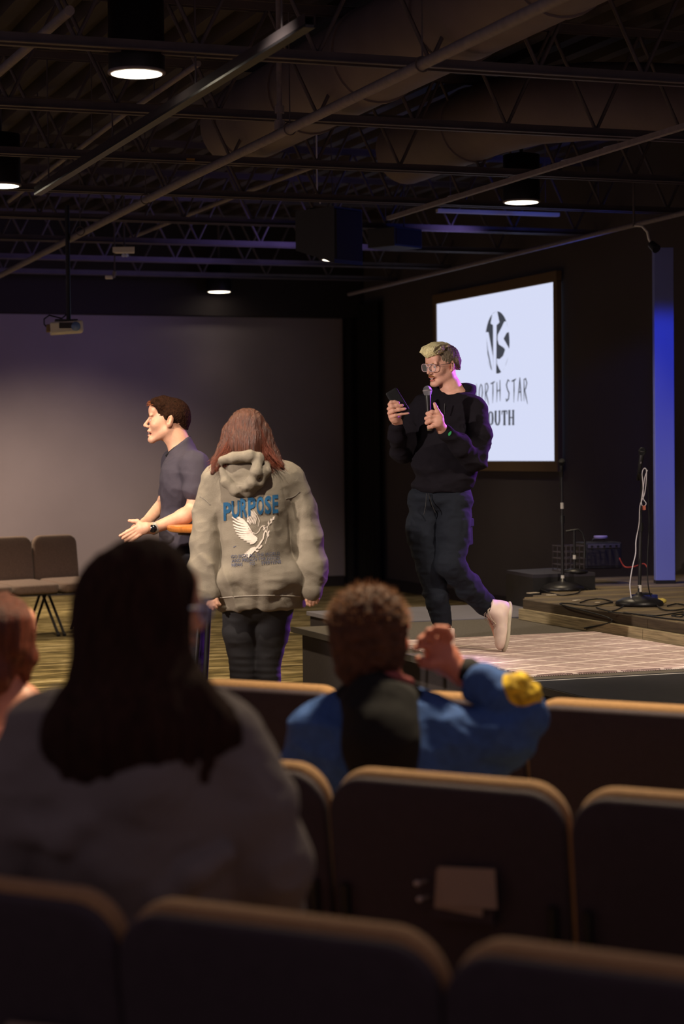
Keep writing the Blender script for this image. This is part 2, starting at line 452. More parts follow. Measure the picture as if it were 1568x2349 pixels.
m_blackmetal = mat('black_metal', '201e21', .4, metal=.3, spec=.5)
m_wood = mat('weathered_wood', '7a6a50', .85, noise=(6, .45, (1, 22, 22)), bump=(12, .5, (1, 22, 22)))
m_darkwood = mat('dark_stained_board', '66594a', .8, noise=(5, .5, (1.2, 16, 8)), bump=(12, .5, (1, 20, 8)))
m_stagecarpet = mat('grey_stage_carpet', '5d564e', .95, noise=(60, .18), bump=(300, .3))
m_platback = mat('smooth_grey_stage_panel', '6f6c76', .9, noise=(4, .06))
m_blackboard = mat('black_stage_panel', '1d1a1b', .6, spec=.4, noise=(14, .3))
m_white = mat('white_plastic', 'd8d4d0', .5)
m_tape = mat('white_tape', 'c8c2bc', .7)

bm_ = MB(); bm_.box((2.2, 10.5, -.06), (13.2, 24, .12)); tag(bm_.build('floor', m_carpet), kind='structure')
bm_ = MB(); bm_.box((3.0, 22.08, 1.57), (10.9, .16, 3.14)); tag(bm_.build('wall_back', m_wall), kind='structure')
bm_ = MB(); bm_.box((8.45, 13.5, 2.1), (.2, 17.2, 4.2)); tag(bm_.build('wall_right', m_wallr), kind='structure')
bm_ = MB(); bm_.box((3.0, 22.02, 3.68), (10.9, .3, 1.07)); tag(bm_.build('trim_1', m_black), kind='structure')
bm_ = MB(); bm_.box((3.0, 21.985, .06), (10.2, .03, .12)); tag(bm_.build('baseboard_back', m_black), kind='structure')
bm_ = MB(); bm_.box((8.335, 17.9, .06), (.03, 7.0, .12)); tag(bm_.build('baseboard_right', m_black), kind='structure')
# ceiling: corrugated deck, flutes run along y
c = MB(); x = -4.2; prof = []
while x < 8.6:
    prof += [(x, 4.22), (x+.09, 4.22), (x+.12, 4.30), (x+.21, 4.30)]; x += .24
nn = len(prof)
c.add([(a, 6.0, z) for a, z in prof]+[(a, 22.2, z) for a, z in prof], [(i, i+nn, i+nn+1, i+1) for i in range(nn-1)])
ceil = tag(c.build('ceiling', m_deck), kind='structure')
# open-web joists
rod = MB(); rod.cyl((0, 0, 0), (.30, 0, .60), .011, n=6); rodm = rod.mesh('web_bar')
rodm.materials.append(m_steel)
ordn = ['nearest', 'second', 'third', 'fourth', 'fifth', 'sixth', 'seventh', 'eighth', 'ninth']
jy = [9.25, 10.93, 12.65, 14.3, 15.95, 17.6, 19.25, 20.75]
for i, y in enumerate(jy):
    t = thing('ceiling_joist', 'dark open-web steel roof joist, %s one from the camera, crossing the ceiling' % ordn[i], 'joist', (-2, y, 3.5), 0, 'open-web steel roof joists')
    for zc, nm in ((0, 'bottom_chord'), (.62, 'top_chord')):
        q = MB()
        for s_ in (-1, 1):
            q.box((5.17, s_*.030, zc), (10.3, .005, .05)); q.box((5.17, s_*.045, zc+(-.022 if zc == 0 else .022)), (10.3, .03, .005))
        q.build(nm, m_steel, t)
    for k in range(16 if i < 6 else 14):
        x = 2.3+.60*k*(1.0 if i < 6 else 1.2)
        for s_ in (0, 1):
            o = bpy.data.objects.new('web_bar', rodm); COL.objects.link(o); o.parent = t; o.location = (x, 0, .01)
            if s_: o.scale = (-1, 1, 1)
# pipes, rails and ducts that run across the joists
def pipe(name, label, cat, pts, r, m=m_pipe, extra=None, group='pipes hung under the joists'):
    t = thing(name, label, cat, tuple(pts[0]), 0, group); o = np.array(pts[0])
    MB().tube([np.array(p)-o for p in pts], r, 12).build('pipe_run', m, t)
    return t, o
t, o = pipe('sprinkler_pipe', 'thick pale grey pipe running diagonally across the ceiling centre', 'pipe', [(3.46, 6.6, 3.3), (3.46, 12, 3.3), (3.62, 20.5, 3.32)], .026)
for y in (8.3, 10.15, 13.2, 15.2):
    q = MB(); q.tube([(0+.034*cos(a), y-o[1], .034*sin(a)) for a in np.linspace(0, 2*pi, 13)], .004, 6); q.cyl((0, y-o[1], .03), (0, y-o[1], .62), .004, n=6); q.build('hanger', m_steel, t)
q = MB(); q.cyl((0, 3.72, .0), (0, 3.72, .86), .016, n=10); q.cyl((0, 3.72, .02), (0, 3.72, .07), .03, n=12); q.cyl((0, 3.72, .11), (0, 3.72, .15), .026, n=12); q.build('drop_pipe', m_pipe, t)
t = thing('strut_rail', 'long steel strut rail, its shaded underside painted dark, left of the thick pipe', 'rail', (2.68, 7.6, 3.3), 0)
MB().box((0, 2.7, .02), (.045, 5.4, .004)).box((-.022, 2.7, 0), (.004, 5.4, .055)).box((.022, 2.7, 0), (.004, 5.4, .055)).build('channel', mat('dull_rail_paint', '3a3437', .85, spec=.1), t)
MB().box((0.0, 2.7, -.022), (.05, 5.4, .012)).build('shaded_underside', m_blackmetal, t)  # dark strip stands in for the shade under the rail
for y in (.35, 1.65, 3.33, 5.05): MB().cyl((0, y, .02), (0, y, .9), .005, n=6).build('hanger', m_steel, t)
for k, (c_a, c_b) in enumerate([((455, 146), (318, 240)), ((290, 258), (178, 344)), ((150, 362), (20, 462))]):
    t, o = pipe('conduit', ['short pale conduit above and left of the strut rail', 'middle length of the pale conduit left of the strut rail', 'farthest dim length of the conduit left of the strut rail'][k], 'conduit', [PZ(*c_a, 3.60), PZ(*c_b, 3.60)], .016, group='conduit lengths left of the strut rail')
    MB().cyl((0, .9, 0), (0, .9, .6), .004, n=6).build('hanger', m_steel, t)
pipe('sprinkler_pipe', 'pale pipe cutting the upper left corner of the ceiling', 'pipe', [tuple(PZ(160, 24, 3.6)), tuple(PZ(-60, 216, 3.6))], .024)
pipe('sprinkler_pipe', 'dim pipe just right of the thick pale pipe, mid ceiling', 'pipe', [tuple(PZ(722, 380, 3.6)), tuple(PZ(575, 436, 3.6)), tuple(PZ(300, 545, 3.6))], .018)
pipe('sprinkler_pipe', 'dim pipe running over the projection screen towards the right wall', 'pipe', [(7.45, 12.8, 3.3), (7.65, 20.5, 3.3)], .02)
t = thing('lighting_track', 'thin dark track with bright scuffed edges right of the ducts', 'rail', (5.47, 9.4, 3.3), 0)
MB().box((0, 2.2, 0), (.035, 4.4, .03)).build('track_body', m_pipe, t)
for y, dx in ((.7, .03), (1.25, .03), (2.0, .03), (3.0, .03)): MB().cyl((dx, y, .02), (dx, y+.35, .03), .006, n=6).build('cable', m_white, t)
for nm, lab, pts, r in (('round_duct', 'large round air duct threaded through the joists, upper centre', [(4.15, 6.0, 3.83), (4.15, 13.3, 3.83)], .27),
                        ('round_duct', 'round air duct bending to the right above the stage', [(5.66, 13.9, 3.82), (5.66, 12.3, 3.82), (5.75, 11.85, 3.82), (6.0, 11.6, 3.82), (6.4, 11.5, 3.82), (8.2, 11.5, 3.82)], .25)):
    t = thing(nm, lab, 'duct', pts[0], 0, 'round air ducts'); o = np.array(pts[0])
    P = [np.array(p)-o for p in pts]
    MB().tube(P, r, 28).build('duct_wall', m_duct, t)
    L0 = 0
    for a, b in zip(P[:-1], P[1:]):
        n = max(1, int(np.linalg.norm(b-a)/1.15))
        if np.linalg.norm(b-a) < 1: continue
        for k in range(1, n+1):
            c0 = a+(b-a)*k/(n+.3); dd = (b-a)/np.linalg.norm(b-a)*.02; MB().tube([c0-dd, c0+dd], r+.012, 28).build('seam_band', m_duct, t)
# pale strip lit blue over the stage
t = thing('metal_strip', 'long pale metal strip catching blue light above the projection screen', 'strip', (6.7, 15.72, 3.62))
MB().box((.55, 0, 0), (1.15, .05, .03)).build('strip_body', m_white, t)
for x in (.1, 1.0): MB().cyl((x, 0, .015), (x, 0, .68), .004, n=6).build('hanger', m_steel, t)
t = thing('metal_strip', 'short pale strip catching blue light at the right end of the ceiling', 'strip', (8.0, 15.5, 3.66))
MB().box((.12, 0, 0), (.34, .05, .035)).build('strip_body', m_white, t)
MB().cyl((.1, 0, .015), (.1, 0, .64), .004, n=6).build('hanger', m_steel, t)
# downlights
LN = ['large round ceiling downlight at the upper left, glowing white', 'round ceiling downlight cut off by the left frame edge', 'round ceiling downlight above the projection screen', 'small glowing downlight half hidden by the hanging loudspeaker', 'small distant downlight above the grey back wall']
m_glow = mat('lamp_glow', 'ffffff', .5, emit=('fff0d2', 1.7))
for i, (x, y) in enumerate(GRID+GRID_OFF):
    t = thing('ceiling_downlight', LN[i] if i < 5 else ['round downlight left of the picture near the loose chairs', 'round downlight left of the picture by the back wall', 'round downlight right of the picture over the stage', 'round downlight above the picture over the front audience row'][i-5], 'downlight', (x, y, LZ), 0, 'round ceiling downlights')
    MB().lathe((0, 0, 0), [(.135, .0), (.135, .34), (.03, .36), (.0, .36)], 32).build('can', m_blackmetal, t)
    MB().lathe((0, 0, 0), [(.121, -.006), (.139, -.006), (.139, .006), (.121, .006), (.121, -.006)], 32).build('trim_ring', m_pipe, t)
    MB().lathe((0, 0, -.009), [(.0, 0), (.122, 0)], 32).build('lens', m_glow, t)
    MB().cyl((0, 0, .36), (0, 0, .80), .014, n=8).build('stem', m_steel, t)

# ---------------------------------------------------------------- corner curtain, blue pillar
def curtain(pts, h, amp, wl):
    q = []; s = 0
    for a, b in zip(pts[:-1], pts[1:]):
        a = np.array(a); b = np.array(b); L = np.linalg.norm(b-a); n = int(L/.02); tx = (b-a)/L; ny = np.array((-tx[1], tx[0]))
        for k in range(n): p = a+tx*L*k/n+ny*amp*sin(2*pi*(s+L*k/n)/wl); q.append(p)
        s += L
    m = MB(); n = len(q)
    vv = [(p[0], p[1], z) for z in (0.01, h) for p in q]; m.add(vv, [(i, i+1, n+i+1, n+i) for i in range(n-1)], True); return m
tag(curtain([(8.10, 21.93), (8.28, 21.88), (8.27, 21.2)], 3.3, .02, .13).build('corner_curtain', mat('black_drape', '151214', .95)), 'black drape hiding the far corner between back wall and screen wall', 'curtain')
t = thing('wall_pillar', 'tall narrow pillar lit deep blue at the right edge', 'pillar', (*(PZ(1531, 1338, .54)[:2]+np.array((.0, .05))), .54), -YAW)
MB().box((0, 0, 1.28), (.148, .10, 2.56), .004).build('shaft', mat('blue_lit_pillar', '6f76b8', .8), t)  # base colour carries part of the blue light falling on the shaft
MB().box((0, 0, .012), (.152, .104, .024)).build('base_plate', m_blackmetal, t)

# ---------------------------------------------------------------- projection screen on the right wall
SX = 8.30
t = thing('projection_screen', 'lit projection screen showing the church youth group logo on the dark wall', 'screen', (SX, 18.15, 2.3))
MB().box((0, 0, 0), (.02, 2.80, 1.665)).build('screen_surface', mat('projected_light', '050505', .9, emit=('d6dcf6', 1.0)), t)
fm = mat('brown_screen_frame', '6a563c', .7)
for nm, c_, d_ in (('frame_top', (0, 0, .883), (.06, 2.96, .10)), ('frame_bottom', (0, 0, -.883), (.06, 2.96, .10)), ('frame_side', (0, 1.44, 0), (.05, .08, 1.665)), ('frame_side', (0, -1.44, 0), (.05, .08, 1.665))):
    MB().box(c_, d_, .004).build(nm, fm, t)
m_ink = mat('dark_projected_ink', '050505', .9, emit=('40434c', 1.0)); m_scr2 = mat('bright_projected_mark', '050505', .9, emit=('d6dcf6', 1.0))
def scr(px, py):
    p = PX(px, py, SX); return (p[1]-18.15, p[2]-2.3)
def flat(polys, x):
    """flat marks on the screen; polys in local (y, z)"""
    m = MB()
    for P in polys:
        n = len(P); m.add([(x, a, b) for a, b in P], [tuple(range(n))])
    return m
def stroke(pts, closed=False):
    """variable-width stroke: pts of (x, y, w) -> quads"""
    P = [np.array(p[:2], float) for p in pts]; W = [p[2] if len(p) > 2 else 1 for p in pts]; L = []; Rr = []
    for i in range(len(P)):
        a = P[max(i-1, 0)]; b = P[min(i+1, len(P)-1)]; d = (b-a)/(np.linalg.norm(b-a)+1e-9); n = np.array((-d[1], d[0]))*W[i]/2
        L.append(P[i]+n); Rr.append(P[i]-n)
    return [[L[i], Rr[i], Rr[i+1], L[i+1]] for i in range(len(P)-1)]
# emblem (photo pixels on a x5 enlargement starting at 1000,630)
def Q(P): return [scr(1000+x/5, 630+y/5) for x, y in P]
cx, cy, rx, ry = 712, 778, 140, 357
el = [(cx+rx*cos(a), cy+ry*sin(a)) for a in np.linspace(0, 2*pi, 49)[:-1]]
flat([Q(el)], -.0112).build('emblem_disc', m_ink, t)
marks = [
    [(655, 455), (685, 430), (712, 420), (738, 548), (705, 580), (700, 1136), (668, 1120), (664, 580), (636, 560)],
    [(565, 660), (612, 660), (664, 940), (668, 1120), (655, 1105), (606, 860), (590, 720), (600, 900), (640, 1090), (566, 900)],
    [(815, 535), (850, 655), (820, 668), (785, 735), (800, 760), (850, 850), (852, 900), (800, 1060), (760, 1120), (735, 1080), (708, 1020), (708, 962), (738, 970), (780, 930), (803, 862), (790, 840), (730, 800), (715, 740), (718, 690), (760, 610), (792, 540)],
]
flat([Q(p) for p in marks], -.0124).build('emblem_letters', m_scr2, t)
# words: brush capitals and slab capitals, drawn as strokes in a 1 x 1 letter cell
BR = {'N': [[(0, 1, .1), (.05, .5, .16), (.0, 0, .05)], [(0, 1, .12), (.45, .4, .14), (.75, .05, .1)], [(.75, 0, .1), (.72, .5, .15), (.8, 1.05, .06)]],
      'O': [[(.5, 1, .1), (.15, .8, .15), (.02, .4, .15), (.25, .02, .12), (.6, .1, .14), (.82, .5, .16), (.7, .88, .12), (.45, 1, .08)]],
      'R': [[(.1, 1, .1), (.14, .5, .16), (.1, -.1, .05)], [(.02, .95, .1), (.5, 1, .15), (.78, .78, .16), (.5, .52, .14), (.15, .42, .1)], [(.3, .45, .12), (.6, .1, .16), (.95, -.25, .05)]],
      'T': [[(-.05, .95, .1), (.5, .98, .17), (1, 1.05, .08)], [(.5, 1, .12), (.52, .5, .17), (.45, -.15, .05)]],
      'H': [[(.05, 1, .1), (.1, .5, .16), (.02, -.1, .05)], [(.05, .5, .1), (.8, .55, .12)], [(.8, 1.1, .1), (.82, .5, .16), (.85, -.05, .06)]],
      'S': [[(.9, .95, .08), (.5, 1.05, .17), (.1, .8, .17), (.35, .55, .15), (.75, .35, .17), (.6, .05, .16), (.1, -.05, .2), (.0, .08, .12)]],
      'A': [[(.5, 1.1, .08), (.3, .5, .16), (.0, -.1, .06)], [(.5, 1.1, .1), (.7, .5, .17), (.9, -.1, .07)], [(.15, .35, .1), (.8, .38, .12)]]}
SL = {'Y': [[(.1, 1, .2), (.5, .5, .2)], [(.9, 1, .2), (.5, .5, .2)], [(.5, .55, .24), (.5, 0, .24)], [(-.05, .96, .1), (.32, .96, .1)], [(.68, .96, .1), (1.05, .96, .1)], [(.25, .05, .1), (.75, .05, .1)]],
      'O': [[(.5, .95, .14), (.2, .85, .22), (.13, .5, .26), (.2, .15, .22), (.5, .05, .14), (.8, .15, .22), (.87, .5, .26), (.8, .85, .22), (.5, .95, .14)]],
      'U': [[(.15, 1, .24), (.15, .3, .24), (.3, .08, .2), (.5, .04, .16), (.7, .08, .2), (.85, .3, .2), (.85, 1, .2)], [(-.05, .96, .1), (.38, .96, .1)], [(.64, .96, .1), (1.05, .96, .1)]],
      'T': [[(.5, 1, .26), (.5, 0, .26)], [(.0, .94, .14), (1, .94, .14)], [(.04, .95, .1), (.04, .72, .1)], [(.96, .95, .1), (.96, .72, .1)], [(.25, .05, .1), (.75, .05, .1)]],
      'H': [[(.15, 1, .24), (.15, 0, .24)], [(.85, 1, .24), (.85, 0, .24)], [(.15, .5, .12), (.85, .5, .12)]]+[[(a-.2, b, .1), (a+.2, b, .1)] for a in (.15, .85) for b in (.05, .95)]}
def word(txt, table, x0, x1, ya, yb, wsp, name):
    """x0..x1 in photo px at the baseline, ya(x)/yb(x): bottom/top rows"""
    n = len(txt); tot = sum(.6 if c == ' ' else 1 for c in txt); u = 0; polys = []
    for c in txt:
        w = .6 if c == ' ' else 1
        if c != ' ':
            polys = []
            for s_ in table[c]:
                for P in stroke([(p[0]*wsp, p[1]*1.9, p[2]*1.15) for p in s_]):
                    o = []
                    for a, b in P:
                        fx = (u+a)/tot; X = x0+(x1-x0)*fx; yy = ya(X)+(yb(X)-ya(X))*(b/1.9); o.append(scr(X, yy))
                    polys.append(o)
            flat(polys, -.0112).build(name, m_ink, t)
        u += w
word('NORTH STAR', BR, 1087, 1216, lambda x: 921-.045*(x-1087), lambda x: 883-.12*(x-1087), .72, 'brush_letter')
word('YOUTH', SL, 1105, 1184, lambda x: 977-.02*(x-1100), lambda x: 944-.05*(x-1100), .8, 'slab_letter')

# ---------------------------------------------------------------- stage platforms
PZ_, DZ = .40, .54
t = thing('stage_platform', 'low grey carpeted platform the speaker stands on', 'platform', (4.27, 7.4, 0))
MB().box((.82, 2.60, .385), (1.64, 5.20, .03), .003).build('top_panel', m_stagecarpet, t)
MB().box((.84, 2.60, .185), (1.56, 5.12, .37)).build('skirt', m_black, t)
MB().box((-.002, 2.6, .386), (.012, 5.2, .036)).build('edge_trim', mat('dark_edge', '2e2924', .7), t)
MB().box((.82, .85, .402), (1.62, 1.68, .005)).build('front_panel', m_blackboard, t)
tp = MB(); tp.box((.80, 1.63, .4055), (1.5, .012, .002)); tp.build('white_tape_line', m_tape, t)
t = thing('stage_platform', 'narrow smooth grey platform section behind the speaker', 'platform', (4.8, 12.65, 0))
MB().box((.85, .6, .385), (1.7, 1.16, .03), .003).build('top_panel', m_platback, t)
MB().box((.85, .6, .185), (1.66, 1.1, .37)).build('skirt', m_black, t)
rug = thing('rug', 'pale pink rug with diagonal lattice lines lying on the platform', 'rug', (4.42, 9.245, .4))
MB().box((.72, 1.03, .006), (1.44, 2.06, .010)).build('pile', m_rug, rug)
q = MB()
for k in range(106):
    q.box((.012+k*.0135, -.008, .004), (.005, .02, .003)) if k % 1 == 0 else None
q.build('fringe', m_rug, rug, kind='stuff')
# main stage deck: boards on a two-step fascia
t = thing('stage_deck', 'higher wooden stage deck with weathered boards on the right', 'stage', (5.93, 7.4, .40))
MB().prism([(.03, 0), (2.38, 0), (2.38, 5.70), (.62, 5.70), (.03, 5.08)], 0, .105).build('deck_core', m_black, t)
y = 0; k = 0
while y < 5.60:
    w = .138; x0 = .0 if y < 5.03 else (y-5.03)*.95
    jx = x0+[.9, 1.6, .5, 1.25][k % 4]
    dz = RNG.uniform(-.001, .0015)
    for a, b in ((x0, jx-.002), (jx+.002, 2.38)):
        MB().box(((a+b)/2, y+w/2, .122+dz), (b-a, w-.004, .030), .003).build('board', m_darkwood if k % 3 else m_wood, t)
    y += .142; k += 1
for k in range(3):
    a, b = [(-.0, 1.9), (1.905, 3.3), (3.305, 5.06)][k]
    MB().box((-.012, (a+b)/2, .106), (.02, b-a, .060), .002).build('fascia_board', mat('dark_fascia', '42372a', .8, noise=(6, .3, (20, 1, 20))), t, rot=(0, 0, 0))
    MB().box((-.034, (a+b)/2, .038), (.045, b-a, .074), .003).build('plank', mat('pale_plank', '8c7d60', .8, noise=(5, .4, (22, 1, 22)), bump=(10, .4, (22, 1, 22))), t)
qx_ = PZ(1372, 1314, .655)[0]-5.93+.01
MB().box(((qx_+2.38)/2, 6.35, .052), (2.38-qx_, 1.28, .105)).build('deck_core', m_black, t)
while y < 6.95:
    MB().box(((qx_+2.38)/2, y+w/2, .122), (2.38-qx_, w-.004, .030), .003).build('board', m_darkwood if k % 3 else m_wood, t); y += .142; k += 1
MB().add([(.0, 5.07, 0), (.62, 5.72, 0), (.62, 5.72, .107), (.0, 5.07, .107)], [(0, 1, 2, 3)]).build('fascia_corner', m_darkwood, t)
# drum riser at the back left of the deck
t = thing('drum_riser', 'low black riser at the back of the stage behind the left microphone stand', 'platform', (6.0, 13.42, 0))
qa, qb = PZ(1160, 1308, .655), PZ(1222, 1318, .655); qx = PZ(1372, 1314, .655)[0]-6
pl = [(qa[0]-6, qa[1]-13.42), (qb[0]-6, qb[1]-13.42), (qx, qb[1]-13.42), (qx, qa[1]-13.42+.1)]
t.location.z = .402
MB().prism(pl, .0, .228).build('riser_body', m_blackboard, t); MB().prism(pl, .228, .253).build('riser_top', mat('dark_grey_top', '343038', .7), t)

# ================================================================ CHAIRS
m_fabric = mat('brown_chair_fabric', '8e6c48', .9, sheen=.1, noise=(120, .15), bump=(400, .3))
m_shell = mat('dark_chair_back', '352b30', .8, noise=(40, .1), bump=(260, .2))
m_fabric2 = mat('mauve_brown_fabric', '7b6660', .9, sheen=.2, noise=(90, .15), bump=(350, .3))
def make_chair(name, w=.575, mf=m_fabric, shell=m_shell):
    t = thing(name, '', 'chair')
    tilt = rotm('X', radians(7))
    b = MB(); b.pad(w-.010, .475, .050, .088, .022, (0, .03, .625), tilt, 8, .006); b.build('backrest', mf, t)
    s = MB(); s.pad(w-.002, .466, .030, .088, .012, (0, .003, .612), tilt, 8, .001); s.build('back_panel', shell, t)
    s = MB(); s.pad(w-.02, .46, .085, .07, .03, (0, .29, .43), rotm('X', radians(90-3)), 6, .008); s.build('seat', mf, t)
    f = MB()
    for sx in (-1, 1):
        x = sx*(w/2-.035); f.tube([(x, -.02, .60), (x, .0, .40), (x, .06, .385), (x, .46, .375)], .011, 8)
    f.tube([(-(w/2-.035), .44, .375), (w/2-.035, .44, .375)], .011, 8); f.tube([(-(w/2-.035), .08, .38), (w/2-.035, .08, .38)], .011, 8)
    f.build('frame', m_blackmetal, t)
    for sx in (-1, 1):
        x = sx*(w/2-.03)
        MB().tube([(x, .22, .375), (x, .485, .012)], .012, 8).cyl((x, .485, 0), (x, .485, .02), .016, n=10).build('leg', m_blackmetal, t)
        MB().tube([(x, .20, .375), (x, -.03, .012)], .012, 8).cyl((x, -.03, 0), (x, -.03, .02), .016, n=10).build('leg', m_blackmetal, t)
    return t
ROW = np.array((.643, -.766, 0)); FAC = np.array((.766, .643, 0)); RZ = atan2(-.766, .643)
rowsA = [('front', (2.07, 5.58), .585, -1, 3), ('middle', (1.511, 4.191), .585, -3, 3), ('rear', (.763, 3.09), .575, -2, 3)]
proto = None
CH = {}
side = {'front': ['leftmost brown padded chair of the front audience row, its top edge lit', 'brown padded chair of the front row behind the boy in the denim jacket', 'brown padded chair of the front row right of the raised denim sleeve', 'brown padded chair at the right frame edge in the front row'],
        'middle': ['brown padded chair at the left end of the middle row, outside the left frame edge', 'brown padded chair of the middle row in front of the auburn-haired person', 'brown padded chair of the middle row half hidden behind the woman in the grey hoodie', 'brown padded chair of the middle row holding the boy in the denim jacket', 'brown padded chair of the middle row carrying two papers in its back pocket', 'brown padded chair at the right end of the middle row, outside the frame'],
        'rear': ['dark padded chair nearest the camera at the lower left edge', 'dark padded chair nearest the camera under the woman in the grey hoodie', 'dark padded chair nearest the camera, centre of the bottom edge', 'dark padded chair nearest the camera at the lower right corner', 'dark padded chair nearest the camera outside the right edge']}
for nm, org, w, k0, k1 in rowsA:
    org = np.array((org[0], org[1], 0))
    for j, k in enumerate(range(k0, k1)):
        if proto is None: proto = c = make_chair('padded_chair')
        else: c = copy_tree(proto)
        p = org+ROW*w*(k+.5)
        c.location = tuple(p); c.rotation_euler = (0, 0, RZ+radians([.6, -.8, .4, -.3, .9, -.5][(j+len(nm)) % 6])); c['group'] = 'audience chairs of the %s row' % nm
        c['label'] = side[nm][j]; CH[nm, k] = c
# papers in the pocket on a middle-row chair back (local: back face at y about -.02)
def chair_local(c, x, y, z):
    rz = c.rotation_euler.z; return np.array((c.location.x+x*cos(rz)-y*sin(rz), c.location.y+x*sin(rz)+y*cos(rz), z))
m_paper = mat('cream_paper', '8a786c', .8)
cB = CH['middle', 0]
pk = MB(); pk.box((.045, -.028, .585), (.15, .004, .07), .001).box((.045, -.024, .55), (.15, .012, .004)).build('card_pocket', m_shell, cB)
for cc, xs in ((CH['middle', 0], 0), (CH['rear', -1], 1)):
    for k in range(2):
        x0, z0, an = [(.042, .612, 4), (.064, .626, -3)][k]
        if xs: x0, z0 = x0+.08, z0-.03
        c0 = chair_local(cc, x0, -.035-.004*k, z0)
        t = thing('card', ['cream paper card in front in the chair-back pocket', 'second cream card tucked behind it and leaning right'][k] if not xs else ['pinkish card at the very bottom left corner, in front', 'pinkish card at the very bottom left corner, behind'][k], 'card', tuple(c0), cc.rotation_euler.z, 'paper cards on chair backs')
        MB().box((0, 0, 0), (.135 if k else .115, .0015, .085)).build('sheet', m_paper, t, rot=(0, radians(an), 0))
for k in range(2):
    c0 = chair_local(CH['middle', 0], -.048+.006*k, -.045, .628-k*.034)
    t = thing('pencil', ['short pencil end sticking out left of the cards, upper one', 'short pencil end sticking out left of the cards, lower one'][k], 'pencil', tuple(c0), cB.rotation_euler.z)
    MB().cyl((0, -.012, 0), (0, .03, -.004), .0045, n=8).build('shaft', m_paper, t); MB().lathe((0, -.014, 0), [(0, -.006), (.0055, -.004), (.006, .003), (0, .006)], 12, rotm('X', pi/2)).build('eraser', mat('pale_eraser', 'b5a59c', .8), t)

# loose chairs by the back wall
rowc = np.array((.941, .339, 0)); c0 = PD(122, 1219, 17.75)
c0[2] = 0
LL = ['mauve-brown padded chair near the back wall, right end of the linked row', 'mauve-brown padded chair near the back wall, second from the right end', 'mauve-brown padded chair near the back wall, cut by the left frame edge', 'mauve-brown padded chair near the back wall, outside the left edge']
pw = None
for k in range(4):
    c = make_chair('padded_chair', .465, m_fabric2, m_shell) if pw is None else copy_tree(pw)
    pw = pw or c
    c.location = tuple(c0-rowc*.465*k); c.rotation_euler = (0, 0, atan2(-.339, -.941)); c['label'] = LL[k]; c['group'] = 'linked chairs by the back wall'

# ================================================================ MICROPHONES AND STANDS
m_grille = mat('silver_mesh', 'a5a7b0', .35, metal=.8, bump=(900, .8)); m_grilled = mat('dark_mesh', '2a2a2e', .45, metal=.6, bump=(900, .8))
def microphone(loc, R, label, grille, s=1.0):
    """head at the origin, handle along local -z"""
    t = thing('microphone', label, 'microphone', tuple(loc), 0); t.rotation_euler = Matrix(R.tolist()).to_euler()
    MB().lathe((0, 0, 0), [(0, .027), (.012, .0245), (.021, .016), (.0255, .003), (.026, -.002)]+[(.0255, -.006), (.021, -.020), (.016, -.027)], 24).build('grille', grille, t)
    MB().lathe((0, 0, 0), [(.0262, -.004), (.0272, -.003), (.0272, .003), (.0262, .004)], 24).build('grille_ring', m_pipe if grille is m_grille else m_plastic, t)
    MB().lathe((0, 0, 0), [(.0165, -.026), (.0175, -.032), (.0155, -.06), (.0125, -.15), (.012, -.19), (.0105, -.195), (0, -.195)], 20).build('handle', m_plastic, t)
    MB().box((0, -.0155, -.075), (.006, .004, .014), .001).build('switch', m_pipe, t)
    return t
def mic_stand(base, h, label, lean=(0, 0), tapes=(), boom=None):
    t = thing('microphone_stand', label, 'microphone stand', tuple(base))
    MB().lathe((0, 0, 0), [(0, .0), (.155, .0), (.16, .008), (.152, .026), (.11, .046), (.05, .058), (.022, .066), (.018, .085), (0, .085)], 36).build('round_base', m_blackmetal, t)
    MB().tube([(0, 0, .08), (lean[0]*.6, lean[1]*.6, h*.62)], .0115, 12).build('lower_tube', m_blackmetal, t)
    MB().tube([(lean[0]*.6, lean[1]*.6, h*.60), (lean[0], lean[1], h)], .0085, 12).build('upper_tube', m_blackmetal, t)
    MB().cyl((lean[0]*.6, lean[1]*.6, h*.585), (lean[0]*.62, lean[1]*.62, h*.65), .018, n=14).build('clutch', m_plastic, t)
    MB().tube([(lean[0], lean[1], h-.01), (lean[0]-.004, lean[1], h+.035)], [.012, .019], 14).build('clip', m_plastic, t)
    for z in tapes: MB().cyl((lean[0]*z/h, lean[1]*z/h, z-.022), (lean[0]*z/h, lean[1]*z/h, z+.022), .0128, n=12).build('tape_wrap', m_tape, t)
    return t
b1 = PZ(1290, 1353, DZ); b2 = PZ(1466, 1388, DZ)
s1 = (b1@np.array((F0[0], F0[1], 0))); s2 = (b2@np.array((F0[0], F0[1], 0)))
h1 = PD(1288, 1060, s1)[2]-DZ; h2 = PD(1478, 1035, s2)[2]-DZ
mic_stand(b1, h1-.10, 'tall microphone stand at the left end of the deck, straight pole', (-.0, 0), (.085, h1-.32))
mic_stand(b2, h2-.18, 'tall microphone stand on the deck wrapped with a white cable', (.02, .0), (.11,))
microphone(b1+np.array((0, 0, h1)), rotm('X', radians(6)), 'black microphone on the left stand, in front of the screen corner', m_grilled)
microphone(b2+np.array((.028, 0, h2)), euler(radians(8), radians(8), -YAW), 'dark microphone on the right stand with a white cable', m_grilled)
m_cw = mat('white_cable', 'cfccd6', .5); m_cb = mat('black_cable', '0f0e10', .5, spec=.4)
